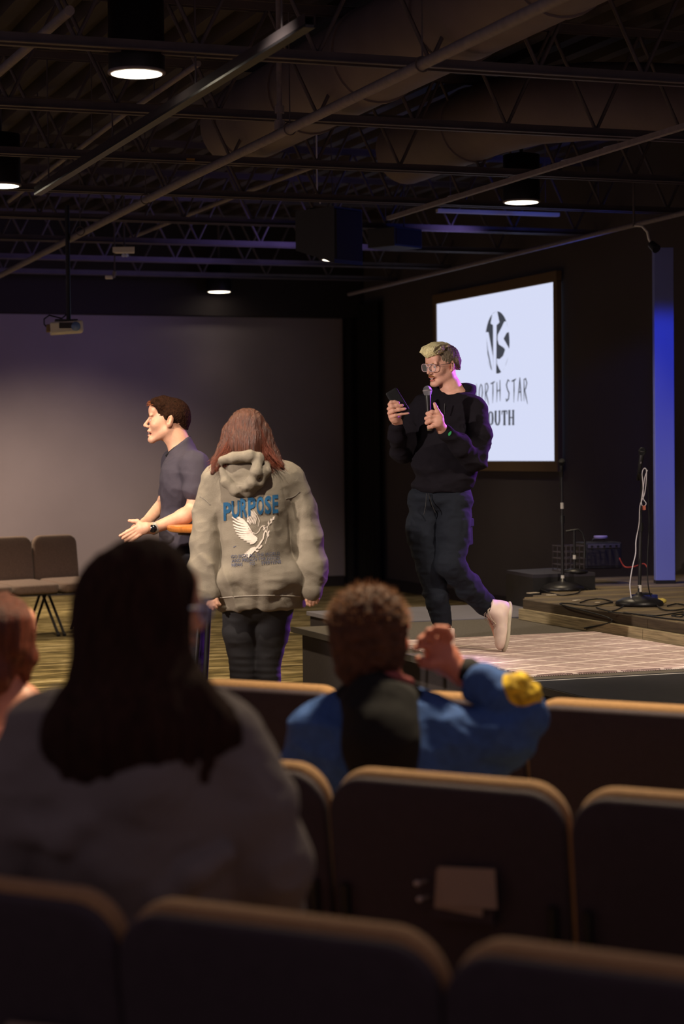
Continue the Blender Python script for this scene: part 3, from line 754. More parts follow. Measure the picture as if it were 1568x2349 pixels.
def cable(name, label, pts, r, m, cat='cable', group=None, sub=6):
    P = [Vector(p) for p in pts]; o = []
    for i in range(len(P)-1):
        p0, p1, p2, p3 = P[max(i-1, 0)], P[i], P[i+1], P[min(i+2, len(P)-1)]
        for k in range(sub):
            u = k/sub; o.append(.5*((2*p1)+(p2-p0)*u+(2*p0-5*p1+4*p2-p3)*u*u+(3*p1-p0-3*p2+p3)*u**3))
    o.append(P[-1]); b = o[0].copy()
    ob = MB().tube([tuple(p-b) for p in o], r, 8).build(name, m, None, tuple(b)); tag(ob, label, cat, group); return ob
def pp(lst, d): return [tuple(PD(x, y, d+(q[0] if q else 0))) for x, y, *q in lst]
dd = s2-.05
cable('microphone_cable', 'white cable looped on the right microphone stand and falling to the deck', pp([(1484, 1078), (1477, 1100), (1474, 1140), (1481, 1155), (1474, 1162), (1470, 1150), (1474, 1120), (1472, 1085), (1478, 1074), (1482, 1085), (1478, 1130), (1467, 1160), (1465, 1200), (1458, 1240), (1457, 1270), (1450, 1300), (1444, 1340), (1447, 1372)], dd), .0034, m_cw)
cable('microphone_cable', 'thin black cable hanging behind the right microphone stand', pp([(1484, 1100), (1488, 1200), (1484, 1290), (1487, 1350), (1500, 1384)], s2+.1), .004, m_cb)
q = tag(MB().box((0, 0, 0), (.02, .02, .03), .004).build('cable_tie', mat('red_white_tie', 'b86a5a', .6), None, tuple(PD(1476, 1165, dd-.02))), 'reddish cable tie knotting the white cable on the stand', 'cable tie')
def deckpts(lst, z=DZ+.006): return [tuple(PZ(x, y, z)) for x, y in lst]
CB = [('black cable lying from the deck edge towards the right stand base', [(1262, 1430), (1275, 1410), (1290, 1388), (1300, 1384), (1330, 1388), (1360, 1390), (1385, 1385), (1404, 1381), (1380, 1374), (1350, 1376), (1330, 1382)]),
      ('black cable passing in front of the round right base', [(1367, 1394), (1400, 1402), (1425, 1393), (1440, 1380)]),
      ('black cable curling right of the stand base towards the frame edge', [(1500, 1384), (1520, 1398), (1545, 1400), (1567, 1397)]),
      ('black cable bundle at the right frame edge, upper strand', [(1530, 1390), (1550, 1385), (1570, 1388)]),
      ('black cable at the right frame edge, lower looping strand', [(1395, 1404), (1450, 1408), (1500, 1412), (1540, 1408), (1568, 1404), (1562, 1414), (1540, 1412), (1570, 1408)]),
      ('black cable running along the deck front near the edge', [(1430, 1405), (1490, 1414), (1530, 1419), (1575, 1424)]),
      ('black cable looped around the left stand base', [(1240, 1352), (1262, 1360), (1290, 1366), (1325, 1360), (1332, 1350), (1350, 1352)])]
for lb, pts in CB:
    P3 = deckpts([(x, y) for x, y in pts])
    if lb.endswith('stand base') and pts[0][0] == 1262:
        P3[0] = tuple(np.array((5.865, PZ(1262, 1430, .46)[1], .42))); P3[1] = (5.88, P3[1][1], .50); 
    cable('floor_cable', lb, P3, .0048, m_cb, group='black cables on the deck')
for k, (x, y, w, h_) in enumerate([(1265, 1365, .07, .03), (1222, 1360, .09, .03), (1322, 1377, .07, .02), (1370, 1382, .05, .02)]):
    tag(MB().box((0, 0, 0), (w, h_*1.5, .004), .001).build('paper_scrap', mat('pale_scrap', 'b9ab98', .8), None, tuple(PZ(x, y, DZ+.004)), (0, 0, .3*k)), ['pale paper scrap in front of the left stand base', 'pale paper scrap left of the left stand base', 'pale scrap between the two stand bases', 'pale scrap near the coiled black cable'][k], 'paper', 'paper scraps on the deck')
tag(MB().lathe((0, 0, 0), [(0, -.035), (.018, -.035), (.02, .01), (.012, .035), (0, .035)], 14, rotm('Y', pi/2)).build('small_bottle', mat('yellow_plastic', 'c9b45a', .5), None, tuple(PZ(1516, 1379, DZ+.022)), (0, 0, .2)), 'small yellowish plug lying right of the right stand base', 'plug')
bb = PZ(1500, 1386, DZ)
t = thing('blue_lit_box', 'small dark blue box on the deck behind the right stand base', 'box', tuple(bb+np.array((.0, .14, 0))))
MB().prism([(-.07, -.06), (.07, -.06), (.07, .06), (-.07, .06)], 0, .055).build('housing', mat('blue_plastic', '1a2260', .5), t); MB().box((0, 0, .06), (.09, .07, .012), .003).build('lid', m_plastic, t)

# amplifier, crate and short stand on the riser
RT = .655
a0 = PD(1372, 1300, 15.3); a0 = np.array((a0[0], a0[1], .655))
t = thing('guitar_amplifier', 'dark amplifier box at the back of the stage under the pillar side', 'amplifier', tuple(a0), -.1)
zt = PD(1372, 1243, 15.3)[2]-.655
MB().box((0, 0, zt/2), (.30, .22, zt), .012).build('cabinet', m_blackboard, t)
MB().box((0, -.112, zt*.42), (.26, .006, zt*.62), .002).build('speaker_cloth', mat('speaker_cloth', '2b2628', .9, bump=(500, .6)), t)
MB().box((0, -.112, zt*.86), (.26, .006, zt*.14), .002).build('control_panel', mat('panel_metal', '5a5560', .5, metal=.5), t)
for k in range(5): MB().cyl((-.10+.05*k, -.115, zt*.86), (-.10+.05*k, -.128, zt*.86), .008, n=10).build('knob', m_plastic, t)
MB().tube([(-.05, 0, zt), (-.05, 0, zt+.02), (.05, 0, zt+.02), (.05, 0, zt)], .006, 8).build('handle', m_plastic, t)
c0_ = PD(1303, 1300, 15.0); c0_ = np.array((c0_[0], c0_[1], .655))
t = thing('wire_crate', 'dark open wire crate just right of the left microphone stand', 'crate', tuple(c0_), -.1)
zc = PD(1303, 1250, 15.0)[2]-.655; cm = mat('crate_plastic', '4a4348', .6)
for k in range(6):
    x = -.09+.036*k; MB().box((x, -.09, zc/2), (.006, .006, zc)).build('upright_bar', cm, t); MB().box((x, .09, zc/2), (.006, .006, zc)).build('upright_bar', cm, t)
for k in range(5):
    z = .005+(zc-.01)*k/4; q = MB(); q.box((0, -.09, z), (.19, .007, .006)); q.box((0, .09, z), (.19, .007, .006)); q.box((-.095, 0, z), (.007, .18, .006)); q.box((.095, 0, z), (.007, .18, .006)); q.build('rail', cm, t)
MB().box((0, 0, .004), (.18, .17, .006)).build('floor_panel', cm, t)
s0 = PD(1317, 1310, 14.8); s0 = np.array((s0[0], s0[1], .655))
t = thing('short_stand', 'short black boom stand with bent arm beside the wire crate', 'stand', tuple(s0), -YAW)
hs = PD(1317, 1216, 14.8)[2]-.655
MB().lathe((0, 0, 0), [(0, 0), (.10, 0), (.10, .015), (.03, .03), (0, .03)], 24).build('base', m_blackmetal, t)
MB().cyl((0, 0, .02), (0, 0, hs), .010, n=10).build('pole', m_blackmetal, t)
MB().tube([(-.06, 0, hs-.01), (0, 0, hs), (.03, 0, hs+.005), (.06, 0, hs-.02), (.08, 0, hs-.09), (.078, 0, hs-.16)], .008, 8).build('arm', m_blackmetal, t)
MB().cyl((.078, 0, hs-.15), (.074, 0, hs-.21), .012, n=12).build('head', m_plastic, t)
MB().cyl((0, 0, .30 if hs > .35 else .1), (0, 0, .33 if hs > .35 else .13), .0118, n=10).build('tape_wrap', m_tape, t)
tag(MB().lathe((0, 0, 0), [(0, -.012), (.05, -.012), (.055, 0), (.05, .012), (0, .012)], 20).build('small_disc', mat('violet_lit_plastic', '7a70a0', .5), None, tuple(a0+np.array((.02, 0, zt+.036)))), 'small pale round object on top of the dark amplifier', 'disc')
cable('floor_cable', 'reddish cable arching low behind the right microphone stand', pp([(1420, 1280, 1.2), (1432, 1300, 1.2), (1452, 1300, 1.1), (1470, 1294, 1.0), (1478, 1294, .9), (1484, 1302, .8)], s2), .005, mat('red_cable', '8a3030', .6))

# ================================================================ CEILING FITTINGS
# hanging loudspeaker
L0 = PD(752, 545, 16.2)
t = thing('hanging_loudspeaker', 'large dark loudspeaker box hanging from the ceiling, one side tinted blue', 'loudspeaker', tuple(L0), radians(28))
def wedge(w0, w1, dpt, h, sh):
    return [(-w0/2, -dpt/2), (w0/2, -dpt/2), (w1/2, dpt/2), (-w1/2, dpt/2)]
sp = MB(); P4 = wedge(.34, .30, .44, .4, 0); vb = [(x, y-.0, -.20-(.03 if y < 0 else -.10)) for x, y in P4]; vt = [(x, y, .22) for x, y in P4]
sp.add(vb+vt, [(0, 1, 2, 3)[::-1], (4, 5, 6, 7), (0, 1, 5, 4), (1, 2, 6, 5), (2, 3, 7, 6), (3, 0, 4, 7)]); sp.build('cabinet', mat('loudspeaker_box', '3a3c44', .7), t)
MB().box((0, -.226, -.0), (.31, .012, .40), .003).build('grille', m_black, t)
for x in (-.12, .12): MB().cyl((x, .05, .21), (x*.8, .05, 1.0), .005, n=6).build('chain', m_steel, t)
MB().box((0, .05, .225), (.34, .03, .012)).build('fly_bar', m_blackmetal, t)
t = thing('hanging_loudspeaker', 'smaller dark box hung behind and right of the large loudspeaker', 'loudspeaker', tuple(PD(905, 548, 16.9)), radians(28))
MB().box((0, 0, 0), (.36, .30, .16), .006).build('cabinet', mat('loudspeaker_box', '3a3c44', .7), t); MB().box((0, -.153, 0), (.33, .01, .13), .002).build('grille', m_black, t)
for x in (-.12, .12): MB().cyl((x, .0, .08), (x, .0, 1.0), .005, n=6).build('chain', m_steel, t)
# projector
p0 = PD(152, 752, 16.0); S_ = 16.0/FPX
t = thing('projector', 'white projector hanging on a pole in front of the grey wall', 'projector', tuple(p0), radians(2)-YAW*.6)
MB().box((0, 0, 0), (74*S_, .24, 26*S_), .012).build('body', m_white, t, rot=(0, radians(-4), 0))
MB().lathe((20*S_, -.12, .004), [(0, -.03), (.034, -.03), (.038, 0), (.034, .01), (0, .012)], 20, rotm('X', pi/2)).build('lens', mat('lens_glass', '6a86c0', .15, spec=.8), t)
MB().box((8*S_-.03, -.122, .012), (34*S_, .004, 13*S_)).build('vent_panel', mat('vent_grey', '4f4d55', .7), t)
for k in range(5): MB().box((8*S_-.03, -.126, -.006+.009*k), (32*S_, .004, .0022)).build('vent_slat', m_plastic, t)
MB().box((-41*S_, 0, -.005), (.03, .12, .06), .005).build('plug_panel', mat('tan_plug', '7d6a55', .7), t)
MB().box((0, 0, 17*S_), (.18, .14, .012)).build('mount_plate', m_blackmetal, t)
MB().cyl((.02, 0, 16*S_), (.02, 0, .98), .018, n=14).build('pole', m_blackmetal, t)
MB().tube([(-43*S_, 0, 0), (-50*S_, 0, .03), (-50*S_, 0, .07), (-38*S_, 0, .10), (-10*S_, 0, .075), (.02, 0, .12)], .006, 8).build('power_cord', m_cb, t)
# emergency light, camera, tag, bracket
e0 = PD(285, 574, 17.0); S_ = 17/FPX
t = thing('emergency_light', 'white twin-head emergency light under a joist, left of centre', 'emergency light', tuple(e0), -YAW)
MB().prism([(-25*S_, -.06), (25*S_, -.06), (21*S_, .06), (-21*S_, .06)], -.022, .022).build('housing', m_white, t)
for s_ in (-2, 6): MB().lathe((s_*S_, -.02, -.045), [(0, -.016), (.013, -.012), (.016, 0), (.010, .014), (0, .016)], 16).build('lamp_head', mat('clear_lens', 'b8c6f0', .2, spec=.7), t); 
MB().cyl((0, 0, .02), (0, 0, .95), .008, n=8).build('stem', m_steel, t)
e1 = PD(250, 636, 17.5)
t = thing('security_camera', 'small pale ceiling camera below and left of the emergency light', 'camera', tuple(e1), -YAW)
MB().box((0, 0, 0), (.065, .05, .03), .006).build('camera_body', m_white, t); MB().cyl((.04, 0, -.005), (.05, 0, .05), .014, .018, 12).build('bracket', m_pipe, t); MB().cyl((.05, 0, .05), (.06, 0, 1.05), .007, n=8).build('stem', m_steel, t)
tag(MB().box((0, 0, 0), (.055, .003, .022)).build('yellow_tag', mat('yellow_tag_card', 'a8823c', .8), None, tuple(PY(437, 367, 12.60)), (0, 0, -.1)), 'tiny orange tag on the third joist', 'tag')
q = PD(727, 458, 15.8)
tag(MB().tube([(0, 0, .75), (0, 0, .06), (-.02, 0, .03), (0, 0, .04), (.02, 0, .02), (.025, 0, -.03)], .006, 8).build('hook', m_white, None, tuple(q)), 'small pale hook above the hanging loudspeaker', 'hook')
t = thing('wall_spotlight', 'small stage spotlight on a bent arm above the blue pillar', 'spotlight', tuple(PD(1484, 545, 14.9)), -YAW)
MB().tube([(-.10, 0, .09), (-.04, 0, .085), (0, 0, .04), (.01, 0, -.01), (.03, 0, -.05)], .009, 8).build('arm', m_white, t); MB().cyl((.03, 0, -.05), (.06, -.05, -.09), .03, .035, 16).build('lamp_head', m_blackmetal, t); MB().cyl((-.10, 0, .085), (-.10, 0, .45), .009, n=8).build('stem', m_steel, t)

# ================================================================ HIGH TABLE
tb = PD(531, 1206, 10.02); tz = tb[2]
t = thing('high_table', 'tall round bar table with honey wood top between the man and the woman', 'table', (tb[0], tb[1], 0), -YAW)
hw = mat('honey_wood', 'a8642a', .3, spec=.6, noise=(4, .3, (1, 14, 1)))
MB().lathe((0, 0, tz), [(0, -.026), (.31, -.026), (.322, -.018), (.325, 0), (.318, .008), (0, .008)], 64).build('table_top', hw, t)
MB().lathe((0, 0, tz-.03), [(0, -.01), (.27, -.01), (.27, .0), (0, .0)], 40).build('under_plate', m_blackmetal, t)
for a in (40, 130, 220, 310):
    ca, sa = cos(radians(a)), sin(radians(a)); MB().tube([(.16*ca, .16*sa, tz-.03), (.285*ca, .285*sa, 0)], .014, 10).build('leg', m_blackmetal, t)
z = .36; r = .16+.125*(tz-z)/tz
for a in (40, 130, 220, 310):
    b = a+90; MB().tube([(r*cos(radians(a)), r*sin(radians(a)), z), (r*cos(radians(b)), r*sin(radians(b)), z)], .010, 8).build('foot_rail', m_blackmetal, t)

# ================================================================ PEOPLE
def skin(name, col, lip='b5655c'):
    return [mat(name, col, .5, spec=.35, noise=(60, .06), bump=(220, .12)), mat(name+'_lips', lip, .45, spec=.4), mat(name+'_dark', '2a0f0c', .6)]
def paint_head(me, H, mouth):
    """material slots: 1 lips, 2 open mouth"""
    co = get_co(me); n = len(me.polygons)
    li = np.empty(len(me.loops), np.int32); me.loops.foreach_get('vertex_index', li)
    ct = co[li.reshape(n, -1)].mean(1); p = H.inv(ct); mi = np.zeros(n, np.int32)
    ax = np.abs(p[:, 0]); zt, zb = -.0655, -.0655-.4*mouth
    up = (ax < .022) & (p[:, 1] < -.085) & (p[:, 2] < zt+.0125*(1-(ax/.024)**2)) & (p[:, 2] > zt-.003)
    dn = (ax < .020) & (p[:, 1] < -.082) & (p[:, 2] < zb+.003) & (p[:, 2] > zb-.014*(1-(ax/.022)**2))
    mi[up | dn] = 1
    mm = (ax < .017) & (p[:, 1] > -.098) & (p[:, 1] < -.070) & (p[:, 2] < zt+.001) & (p[:, 2] > zb-.001) if mouth > .005 else np.zeros(n, bool)
    mi[mm] = 2
    me.polygons.foreach_set('material_index', mi)
def sdf_mesh(name, lo, hi, step, build, fx=(), fy=(), fz=(), disp=None):
    S = Sdf(lo, hi, step, fx, fy, fz); build(S); me = S.mesh(name)
    for d in (disp or []): displace(me, d)
    return me
def eyes(P, H, iris='4a5a5c', look=0, lids=True, parent=None):
    for sx in (-1, 1):
        c = H(sx*.031, -.0800, .003)
        e = MB(); R = H.R@rotm('X', pi/2)
        e.lathe(c, [(r*H.k, z*H.k) for r, z in [(0, .0118), (.004, .0112), (.0085, .0082), (.0112, .003), (.0118, 0), (.009, -.008), (0, -.0118)]], 16, R)
        o = e.build('eye', mat('eye_white', 'd8cfca', .25, spec=.5), P.root)
        i = MB(); i.lathe(c+H.R@np.array((look*.003, 0, 0)), [(0, .0126*H.k), (.0052*H.k, .0118*H.k), (.0056*H.k, .0106*H.k)], 14, R); i.build('iris', mat('iris_'+iris, iris, .2, spec=.6), o)
def brows(P, H, m):
    q = MB()
    for sx in (-1, 1):
        q.tube([H(sx*.013, -.0945, .0190), H(sx*.028, -.0955, .0245), H(sx*.046, -.083, .0200)], [.0032*H.k, .0038*H.k, .0015*H.k], 8)
    q.build('eyebrows', m, P.root)
def strands(pts_fn, n, r, name, m, parent, seed=1, kind='stuff', steps=7):
    rr = np.random.default_rng(seed); q = MB()
    for i in range(n):
        P = pts_fn(rr, steps); q.tube(P, list(np.linspace(r, r*.35, len(P))), 3, caps=False)
    return q.build(name, m, parent, kind=kind)
BVH = {}
def bvh_of(me):
    co = get_co(me); n = len(me.polygons); li = np.empty(len(me.loops), np.int32); me.loops.foreach_get('vertex_index', li)
    return BVHTree.FromPolygons([tuple(map(float, c)) for c in co], li.reshape(n, -1).tolist())
def text_polys(txt, bold=0.0, width=1.0):
    """outline text as 2-D triangles from Blender's own font; returns verts, faces, extents"""
    cu = bpy.data.curves.new('txt', 'FONT'); cu.body = txt; cu.size = 1; cu.offset = bold; cu.resolution_u = 3
    ob = bpy.data.objects.new('txt', cu); COL.objects.link(ob); dg = bpy.context.evaluated_depsgraph_get(); dg.update()
    me = bpy.data.meshes.new_from_object(ob.evaluated_get(dg)); bpy.data.objects.remove(ob); bpy.data.curves.remove(cu)
    co = get_co(me).copy(); fs = [tuple(p.vertices) for p in me.polygons]; bpy.data.meshes.remove(me)
    return co[:, :2], fs
def project_print(P, tree, name, m, verts_px, faces, parent, off=.0022, cell=9):
    """lay flat artwork on a garment: cut it into small cells, then drop each vertex on the cloth"""
    bm = bmesh.new(); vv = [bm.verts.new((float(x), float(y), 0)) for x, y in verts_px]
    for f in faces:
        try: bm.faces.new([vv[i] for i in f])
        except ValueError: pass
    lo = np.min(verts_px, 0); hi = np.max(verts_px, 0)
    for ax in (0, 1):
        v = lo[ax]+cell
        while v < hi[ax]:
            co = [0, 0, 0]; no = [0, 0, 0]; co[ax] = v; no[ax] = 1
            bmesh.ops.bisect_plane(bm, geom=bm.verts[:]+bm.edges[:]+bm.faces[:], plane_co=co, plane_no=no); v += cell
    cl = Vector(((CAM-P.O)@R0, (CAM-P.O)@F0, (CAM-P.O)@Z0)); bad = []
    for v in bm.verts:
        d = ray(v.co.x, v.co.y); dl = Vector((d@R0, d@F0, d@Z0)).normalized()
        h, nrm, i, dist = tree.ray_cast(cl, dl)
        if h is None: bad.append(v); continue
        if nrm.dot(dl) > 0: nrm = -nrm
        v.co = h+nrm*off*.3-dl*off
    if bad: bmesh.ops.delete(bm, geom=bad, context='VERTS')
    me = bpy.data.meshes.new(name); bm.to_mesh(me); bm.free()
    return link_mesh(name, me, m, parent)
def along(a, b, t): return np.array(a)+(np.array(b)-np.array(a))*t

# ---------------------------------------------------------------- the speaker on the platform
sp_ = Person('man with bleached swept-up hair, clear glasses and black hoodie, speaking on the platform', 1012, 11.4, .40+.012)
L = sp_.L; d0 = 11.4; m_skin = skin('fair_skin', 'cf9c88')
H = head_frame(L(1014, 838, d0), 52, 9, 2, .97)
nb = L(1040, 903, d0+.03); rs = L(966, 952, d0+.08); ls = L(1082, 950, d0-.05)
re_, rw = L(922, 1042, d0-.04), L(911, 970, d0-.22); le, lw = L(1090, 1048, d0-.14), L(1014, 985, d0-.30)
rh, rk, ra = L(972, 1150, d0+.04), L(984, 1300, d0-.03), L(1016, 1440, d0+.03)
lh, lk, la = L(1046, 1150, d0-.02), L(1032, 1292, d0-.10), L(1128, 1404, d0+.16)
def b_sp(S):
    head(S, H, .012)
    S.cone(H(0, .018, -.055), L(1036, 900, d0+.02), .054, .058, .03); S.cone(L(1034, 890, d0+.02), nb, .056, .075, .03)
    ch = L(1028, 975, d0); wa = L(1014, 1095, d0); pe = L(1009, 1140, d0)
    S.ell(ch, (.145, .10, .16), None, .04); S.cone(rs, ls, .048, .048, .04); S.ell(wa, (.135, .095, .12), None, .06); S.ell(pe, (.15, .105, .09), None, .05)
    S.chain([rs, re_, rw], [.045, .036, .026], .03); S.chain([ls, le, lw], [.05, .038, .027], .03)
    S.chain([rh, rk, ra], [.085, .055, .038], .04); S.chain([lh, lk, la], [.085, .055, .038], .04)
    for a, f in ((ra, L(1026, 1488, d0-.10)), (la, L(1150, 1478, d0+.02))): S.cone(a, f, .036, .03, .02)
    # hand with the phone (image left): four fingers across its back
    dp = d0-.30
    S.ell(L(901, 950, dp+.01), (.028, .022, .045), rotm('Y', radians(-14)), .012); S.cone(rw, L(904, 958, dp), .026, .026, .02)
    for pts in ([(893, 928), (897, 923), (905, 922), (913, 924)], [(891, 938), (898, 933), (910, 931), (922, 930)], [(892, 948), (901, 943), (915, 940), (928, 938)], [(896, 957), (906, 953), (920, 950), (936, 948)]):
        P = [L(x, y, dp-.030+(.014 if i == 0 else 0)) for i, (x, y) in enumerate(pts)]; S.chain(P, [.0115, .0108, .0098, .0085] if pts[0][1] < 955 else [.010, .009, .007, .006], .006)
    S.chain([L(908, 965, dp), L(914, 957, dp+.016), L(916, 945, dp+.022), L(917, 934, dp+.022)], [.014, .013, .011, .009], .008)
    # hand round the microphone (image right)
    dm = d0-.36
    S.ell(L(1001, 962, dm), (.036, .022, .046), rotm('Y', radians(25)), .012); S.cone(lw, L(1005, 968, dm), .028, .030, .02)
    for pts in ([(1003, 948), (990, 945), (980, 949), (986, 953)], [(1000, 957), (986, 956), (977, 960), (985, 963)], [(1000, 966), (986, 966), (978, 970), (986, 972)], [(1002, 976), (991, 978), (983, 980), (990, 981)]):
        P = [L(x, y, dm-.010+[0, -.010, .008, .034][i]) for i, (x, y) in enumerate(pts)]; S.chain(P, [.0115, .0115, .0105, .009], .005)
    S.chain([L(1010, 955, dm-.006), L(1004, 944, dm-.018), L(999, 934, dm-.022), L(996, 926, dm-.020)], [.015, .0118, .0105, .0085], .006)
lo = (-.45, -.52, -.03); hi = (.50, .40, 1.75)
zc = [L(0, 1000, d0-.3)[2]-.0, L(0, 912, d0-.3)[2]]
me = sdf_mesh('body', lo, hi, .012, b_sp, fx=[(-.30, .18, .0032)], fy=[(-.43, .15, .0034)], fz=[(L(0, 985, d0-.36)[2], 1.60, .0030)])
paint_head(me, H, .012)
sp_.add('body', me, m_skin)
eyes(sp_, H, '4c5c60'); brows(sp_, H, mat('sandy_brow', '8a6238', .8))
q = MB(); 
for sx in (-1, 1): q.tube([H(0, -.1045, -.0475), H(sx*.012, -.102, -.049), H(sx*.026, -.090, -.0585)], [.0042, .0048, .0018], 8)
q.build('moustache', mat('ginger_moustache', '7a4e22', .85), sp_.root)
q = MB(); q.box(H(0, -.092, -.0672), (.022, .006, .004), .001, H.R); q.build('teeth', mat('teeth', 'cfc6b8', .3), sp_.root)
# hair: quiff on top, short dark sides, mullet at the nape
def hair_sp(S):
    k = H.k
    S.ell(H(0, .022, .040), (.080*k, .098*k, .083*k), H.R, .01)
    S.cone(H(.0, .095, .0), H(.0, .100, -.052), .040*k, .022*k, .03); S.cone(H(0, .105, -.04), H(.010, .112, -.095), .020*k, .005*k, .02)
    for sx in (-1, 1): S.cone(H(sx*.070, .055, .02), H(sx*.060, .072, -.030), .018*k, .012*k, .02)
    # carve the face and the ears
    S.ell(H(0, -.095, -.018), (.085*k, .085*k, .078*k), H.R, .006, 's')
    S.cut(H(0, .020, -.006), H.R@np.array((0, -.38, -1.0)), H(-.11, -.13, -.2)-.2, H(.11, .034, -.0)+.2)
    for sx in (-1, 1): S.ell(H(sx*.092, .012, -.006), (.03, .020*k, .034*k), H.R, .004, 's')
def hair_sp2(S):
    k = H.k
    for (c, r) in [((0, -.070, .088), (.060, .036, .026)), ((-.025, -.088, .088), (.034, .026, .024)), ((.025, -.084, .090), (.036, .026, .024)), ((0, -.035, .114), (.060, .045, .024)), ((.035, -.045, .096), (.028, .036, .024)), ((0, .015, .112), (.055, .04, .018)), ((.0, -.10, .078), (.03, .014, .018))]:
        S.ell(H(*c), np.array(r)*k, H.R, .014)
def cut_fn(scale, amp, seed): return lambda p: amp*vnoise(p*scale, seed)+amp*.5*vnoise(p*scale*2.1, seed+1)
c0 = H(0, 0, 0)
me = sdf_mesh('hair', c0-.17, c0+.17, .0034, hair_sp, disp=[cut_fn(np.array((150, 150, 70)), .0028, 3)])
sp_.add('short_hair', me, mat('grey_blond_hair', '6c6050', .75, noise=(90, .4), bump=(260, .6)))
me = sdf_mesh('quiff', c0-.17, c0+.17, .0030, hair_sp2, disp=[cut_fn(np.array((70, 110, 110)), .0045, 8), cut_fn(np.array((190, 190, 190)), .002, 9)])
sp_.add('quiff', me, mat('bleached_hair', 'd8cc9c', .6, noise=(80, .25), bump=(240, .7)))
def qs(rr, steps):
    x = rr.uniform(-.060, .060); j = lambda s_=.004: rr.uniform(-s_, s_); h = (1-(x/.085)**2)
    P = [(x, -.088+j(), .078+j()), (x+j(), -.112+j(), .096+j()), (x+j(), -.092+j(), .108+.018*h+j()), (x*.95+j(), -.045+j(), .112+.030*h+j(.003)), (x*.9+j(.008), .005+j(.01), .108+.028*h+j())]
    return [H(*q_) for q_ in P]
strands(qs, 340, .0013, 'quiff_strands', mat('bleached_strand', 'e2d8ae', .5), sp_.root, 3)
# glasses
gm = mat('clear_pink_frame', 'b8a0a8', .2, spec=.7); g = MB()
for sx in (-1, 1):
    cx_ = sx*.0335; ring = []
    for a in np.linspace(0, 2*pi, 25):
        ca, sa = cos(a), sin(a); rx_, rz_ = .0275, .0225; e_ = .7
        ring.append(H(cx_+rx_*np.sign(ca)*abs(ca)**e_, -.112+.10*max(0, abs(cx_+rx_*ca)-.02)**1.2*2.2, .000+rz_*np.sign(sa)*abs(sa)**e_))
    g.tube(ring, .0021, 8, caps=False)
g.tube([H(-.010, -.1135, .004), H(0, -.1165, .008), H(.010, -.1135, .004)], .0019, 8); g.tube([H(-.022, -.112, .0225), H(0, -.1165, .0215), H(.022, -.112, .0225)], .0017, 8)
gl = g.build('glasses', gm, sp_.root)
for sx in (-1, 1):
    MB().tube([H(sx*.060, -.098, .010), H(sx*.076, -.070, .012), H(sx*.082, .0, .014), H(sx*.080, .025, .0), H(sx*.078, .032, -.018)], .0016, 8).build('temple_arm', mat('dark_temple', '4a3b40', .3, spec=.6), gl)
lens = MB()
for sx in (-1, 1): lens.add([H(sx*.0335+.026*np.sign(cos(a))*abs(cos(a))**.7, -.110+.10*max(0, abs(sx*.0335+.026*cos(a))-.02)**1.2*2.2, .0215*np.sign(sin(a))*abs(sin(a))**.7) for a in np.linspace(0, 2*pi, 21)[:-1]], [tuple(range(20))])
lens.build('lenses', mat('lens', 'ffffff', .03, spec=.9, alpha=.08), gl)
# hoodie
def hood_sp(S):
    S.ell(L(1028, 990, d0), (.172, .125, .20), None, .05)
    S.cone(L(972, 936, d0+.08), L(1076, 936, d0-.03), .074, .078, .06)
    S.cone(L(1018, 1040, d0), L(1014, 1100, d0), .155, .150, .06); S.ell(L(1012, 1112, d0), (.170, .125, .045), None, .03)
    S.cone(L(985, 1060, d0-.05), L(1050, 1080, d0-.05), .10, .10, .05)
    S.chain([L(960, 950, d0+.09), L(930, 1020, d0-.02), L(920, 1036, d0-.06), L(910, 1002, d0-.18), L(909, 978, d0-.22)], [.075, .060, .056, .044, .034], .025)
    S.chain([L(1086, 942, d0-.06), L(1096, 1000, d0-.10), L(1090, 1050, d0-.14), L(1052, 1020, d0-.24), L(1024, 993, d0-.29)], [.074, .070, .066, .052, .038], .025)
    # hood lying round the neck
    for a in np.linspace(-150, 150, 13):
        a0 = radians(a); c_ = nb+np.array((.085*sin(a0)-.004, .085*cos(a0)+.012, .010-.03*abs(sin(a0/2))*0+(-.045 if abs(a) > 110 else 0))); S.ell(c_, (.030, .030, .034), None, .03)
    S.ell(L(1062, 898, d0+.08), (.07, .06, .045), None, .04)
    S.ell(nb+np.array((-.014, -.012, .045)), (.056, .064, .075), None, .012, 's'); S.cone(nb+np.array((-.03, -.06, .02)), nb+np.array((-.055, -.16, .0)), .030, .024, .01, 's')
    S.cut(L(1010, 1128, d0), (0, 0, -1), L(930, 1170, d0-.2), L(1100, 1115, d0+.2))
    S.cut(L(908, 974, d0-.22), (0, 0, 1), L(890, 980, d0-.32)-.03, L(925, 955, d0-.15)+.02)
me = sdf_mesh('hoodie', (-.45, -.50, .60), (.50, .40, 1.55), .0062, hood_sp, disp=[folds(.009, (6, 6, 13), 2), folds(.004, (16, 16, 26), 5)])
hd = sp_.add('hoodie', me, mat('black_fleece', '18151b', .95, spec=.1, bump=(420, .3)))
T = bvh_of(me)
project_print(sp_, T, 'green_leaf_badge', mat('green_thread', '2f9a5a', .7), [(1028, 1000), (1027, 996), (1029, 992), (1033, 989), (1035, 990), (1034, 995), (1031, 999)], [tuple(range(7))], hd, .003, 4)
for pts in ([(1000, 925), (1001, 935), (1000, 944)], [(1020, 925), (1019, 938), (1019, 950)]):
    q = MB().tube([L(x, y, d0-.155) for x, y in pts], .0035, 8).build('drawstring', m_plastic, hd)
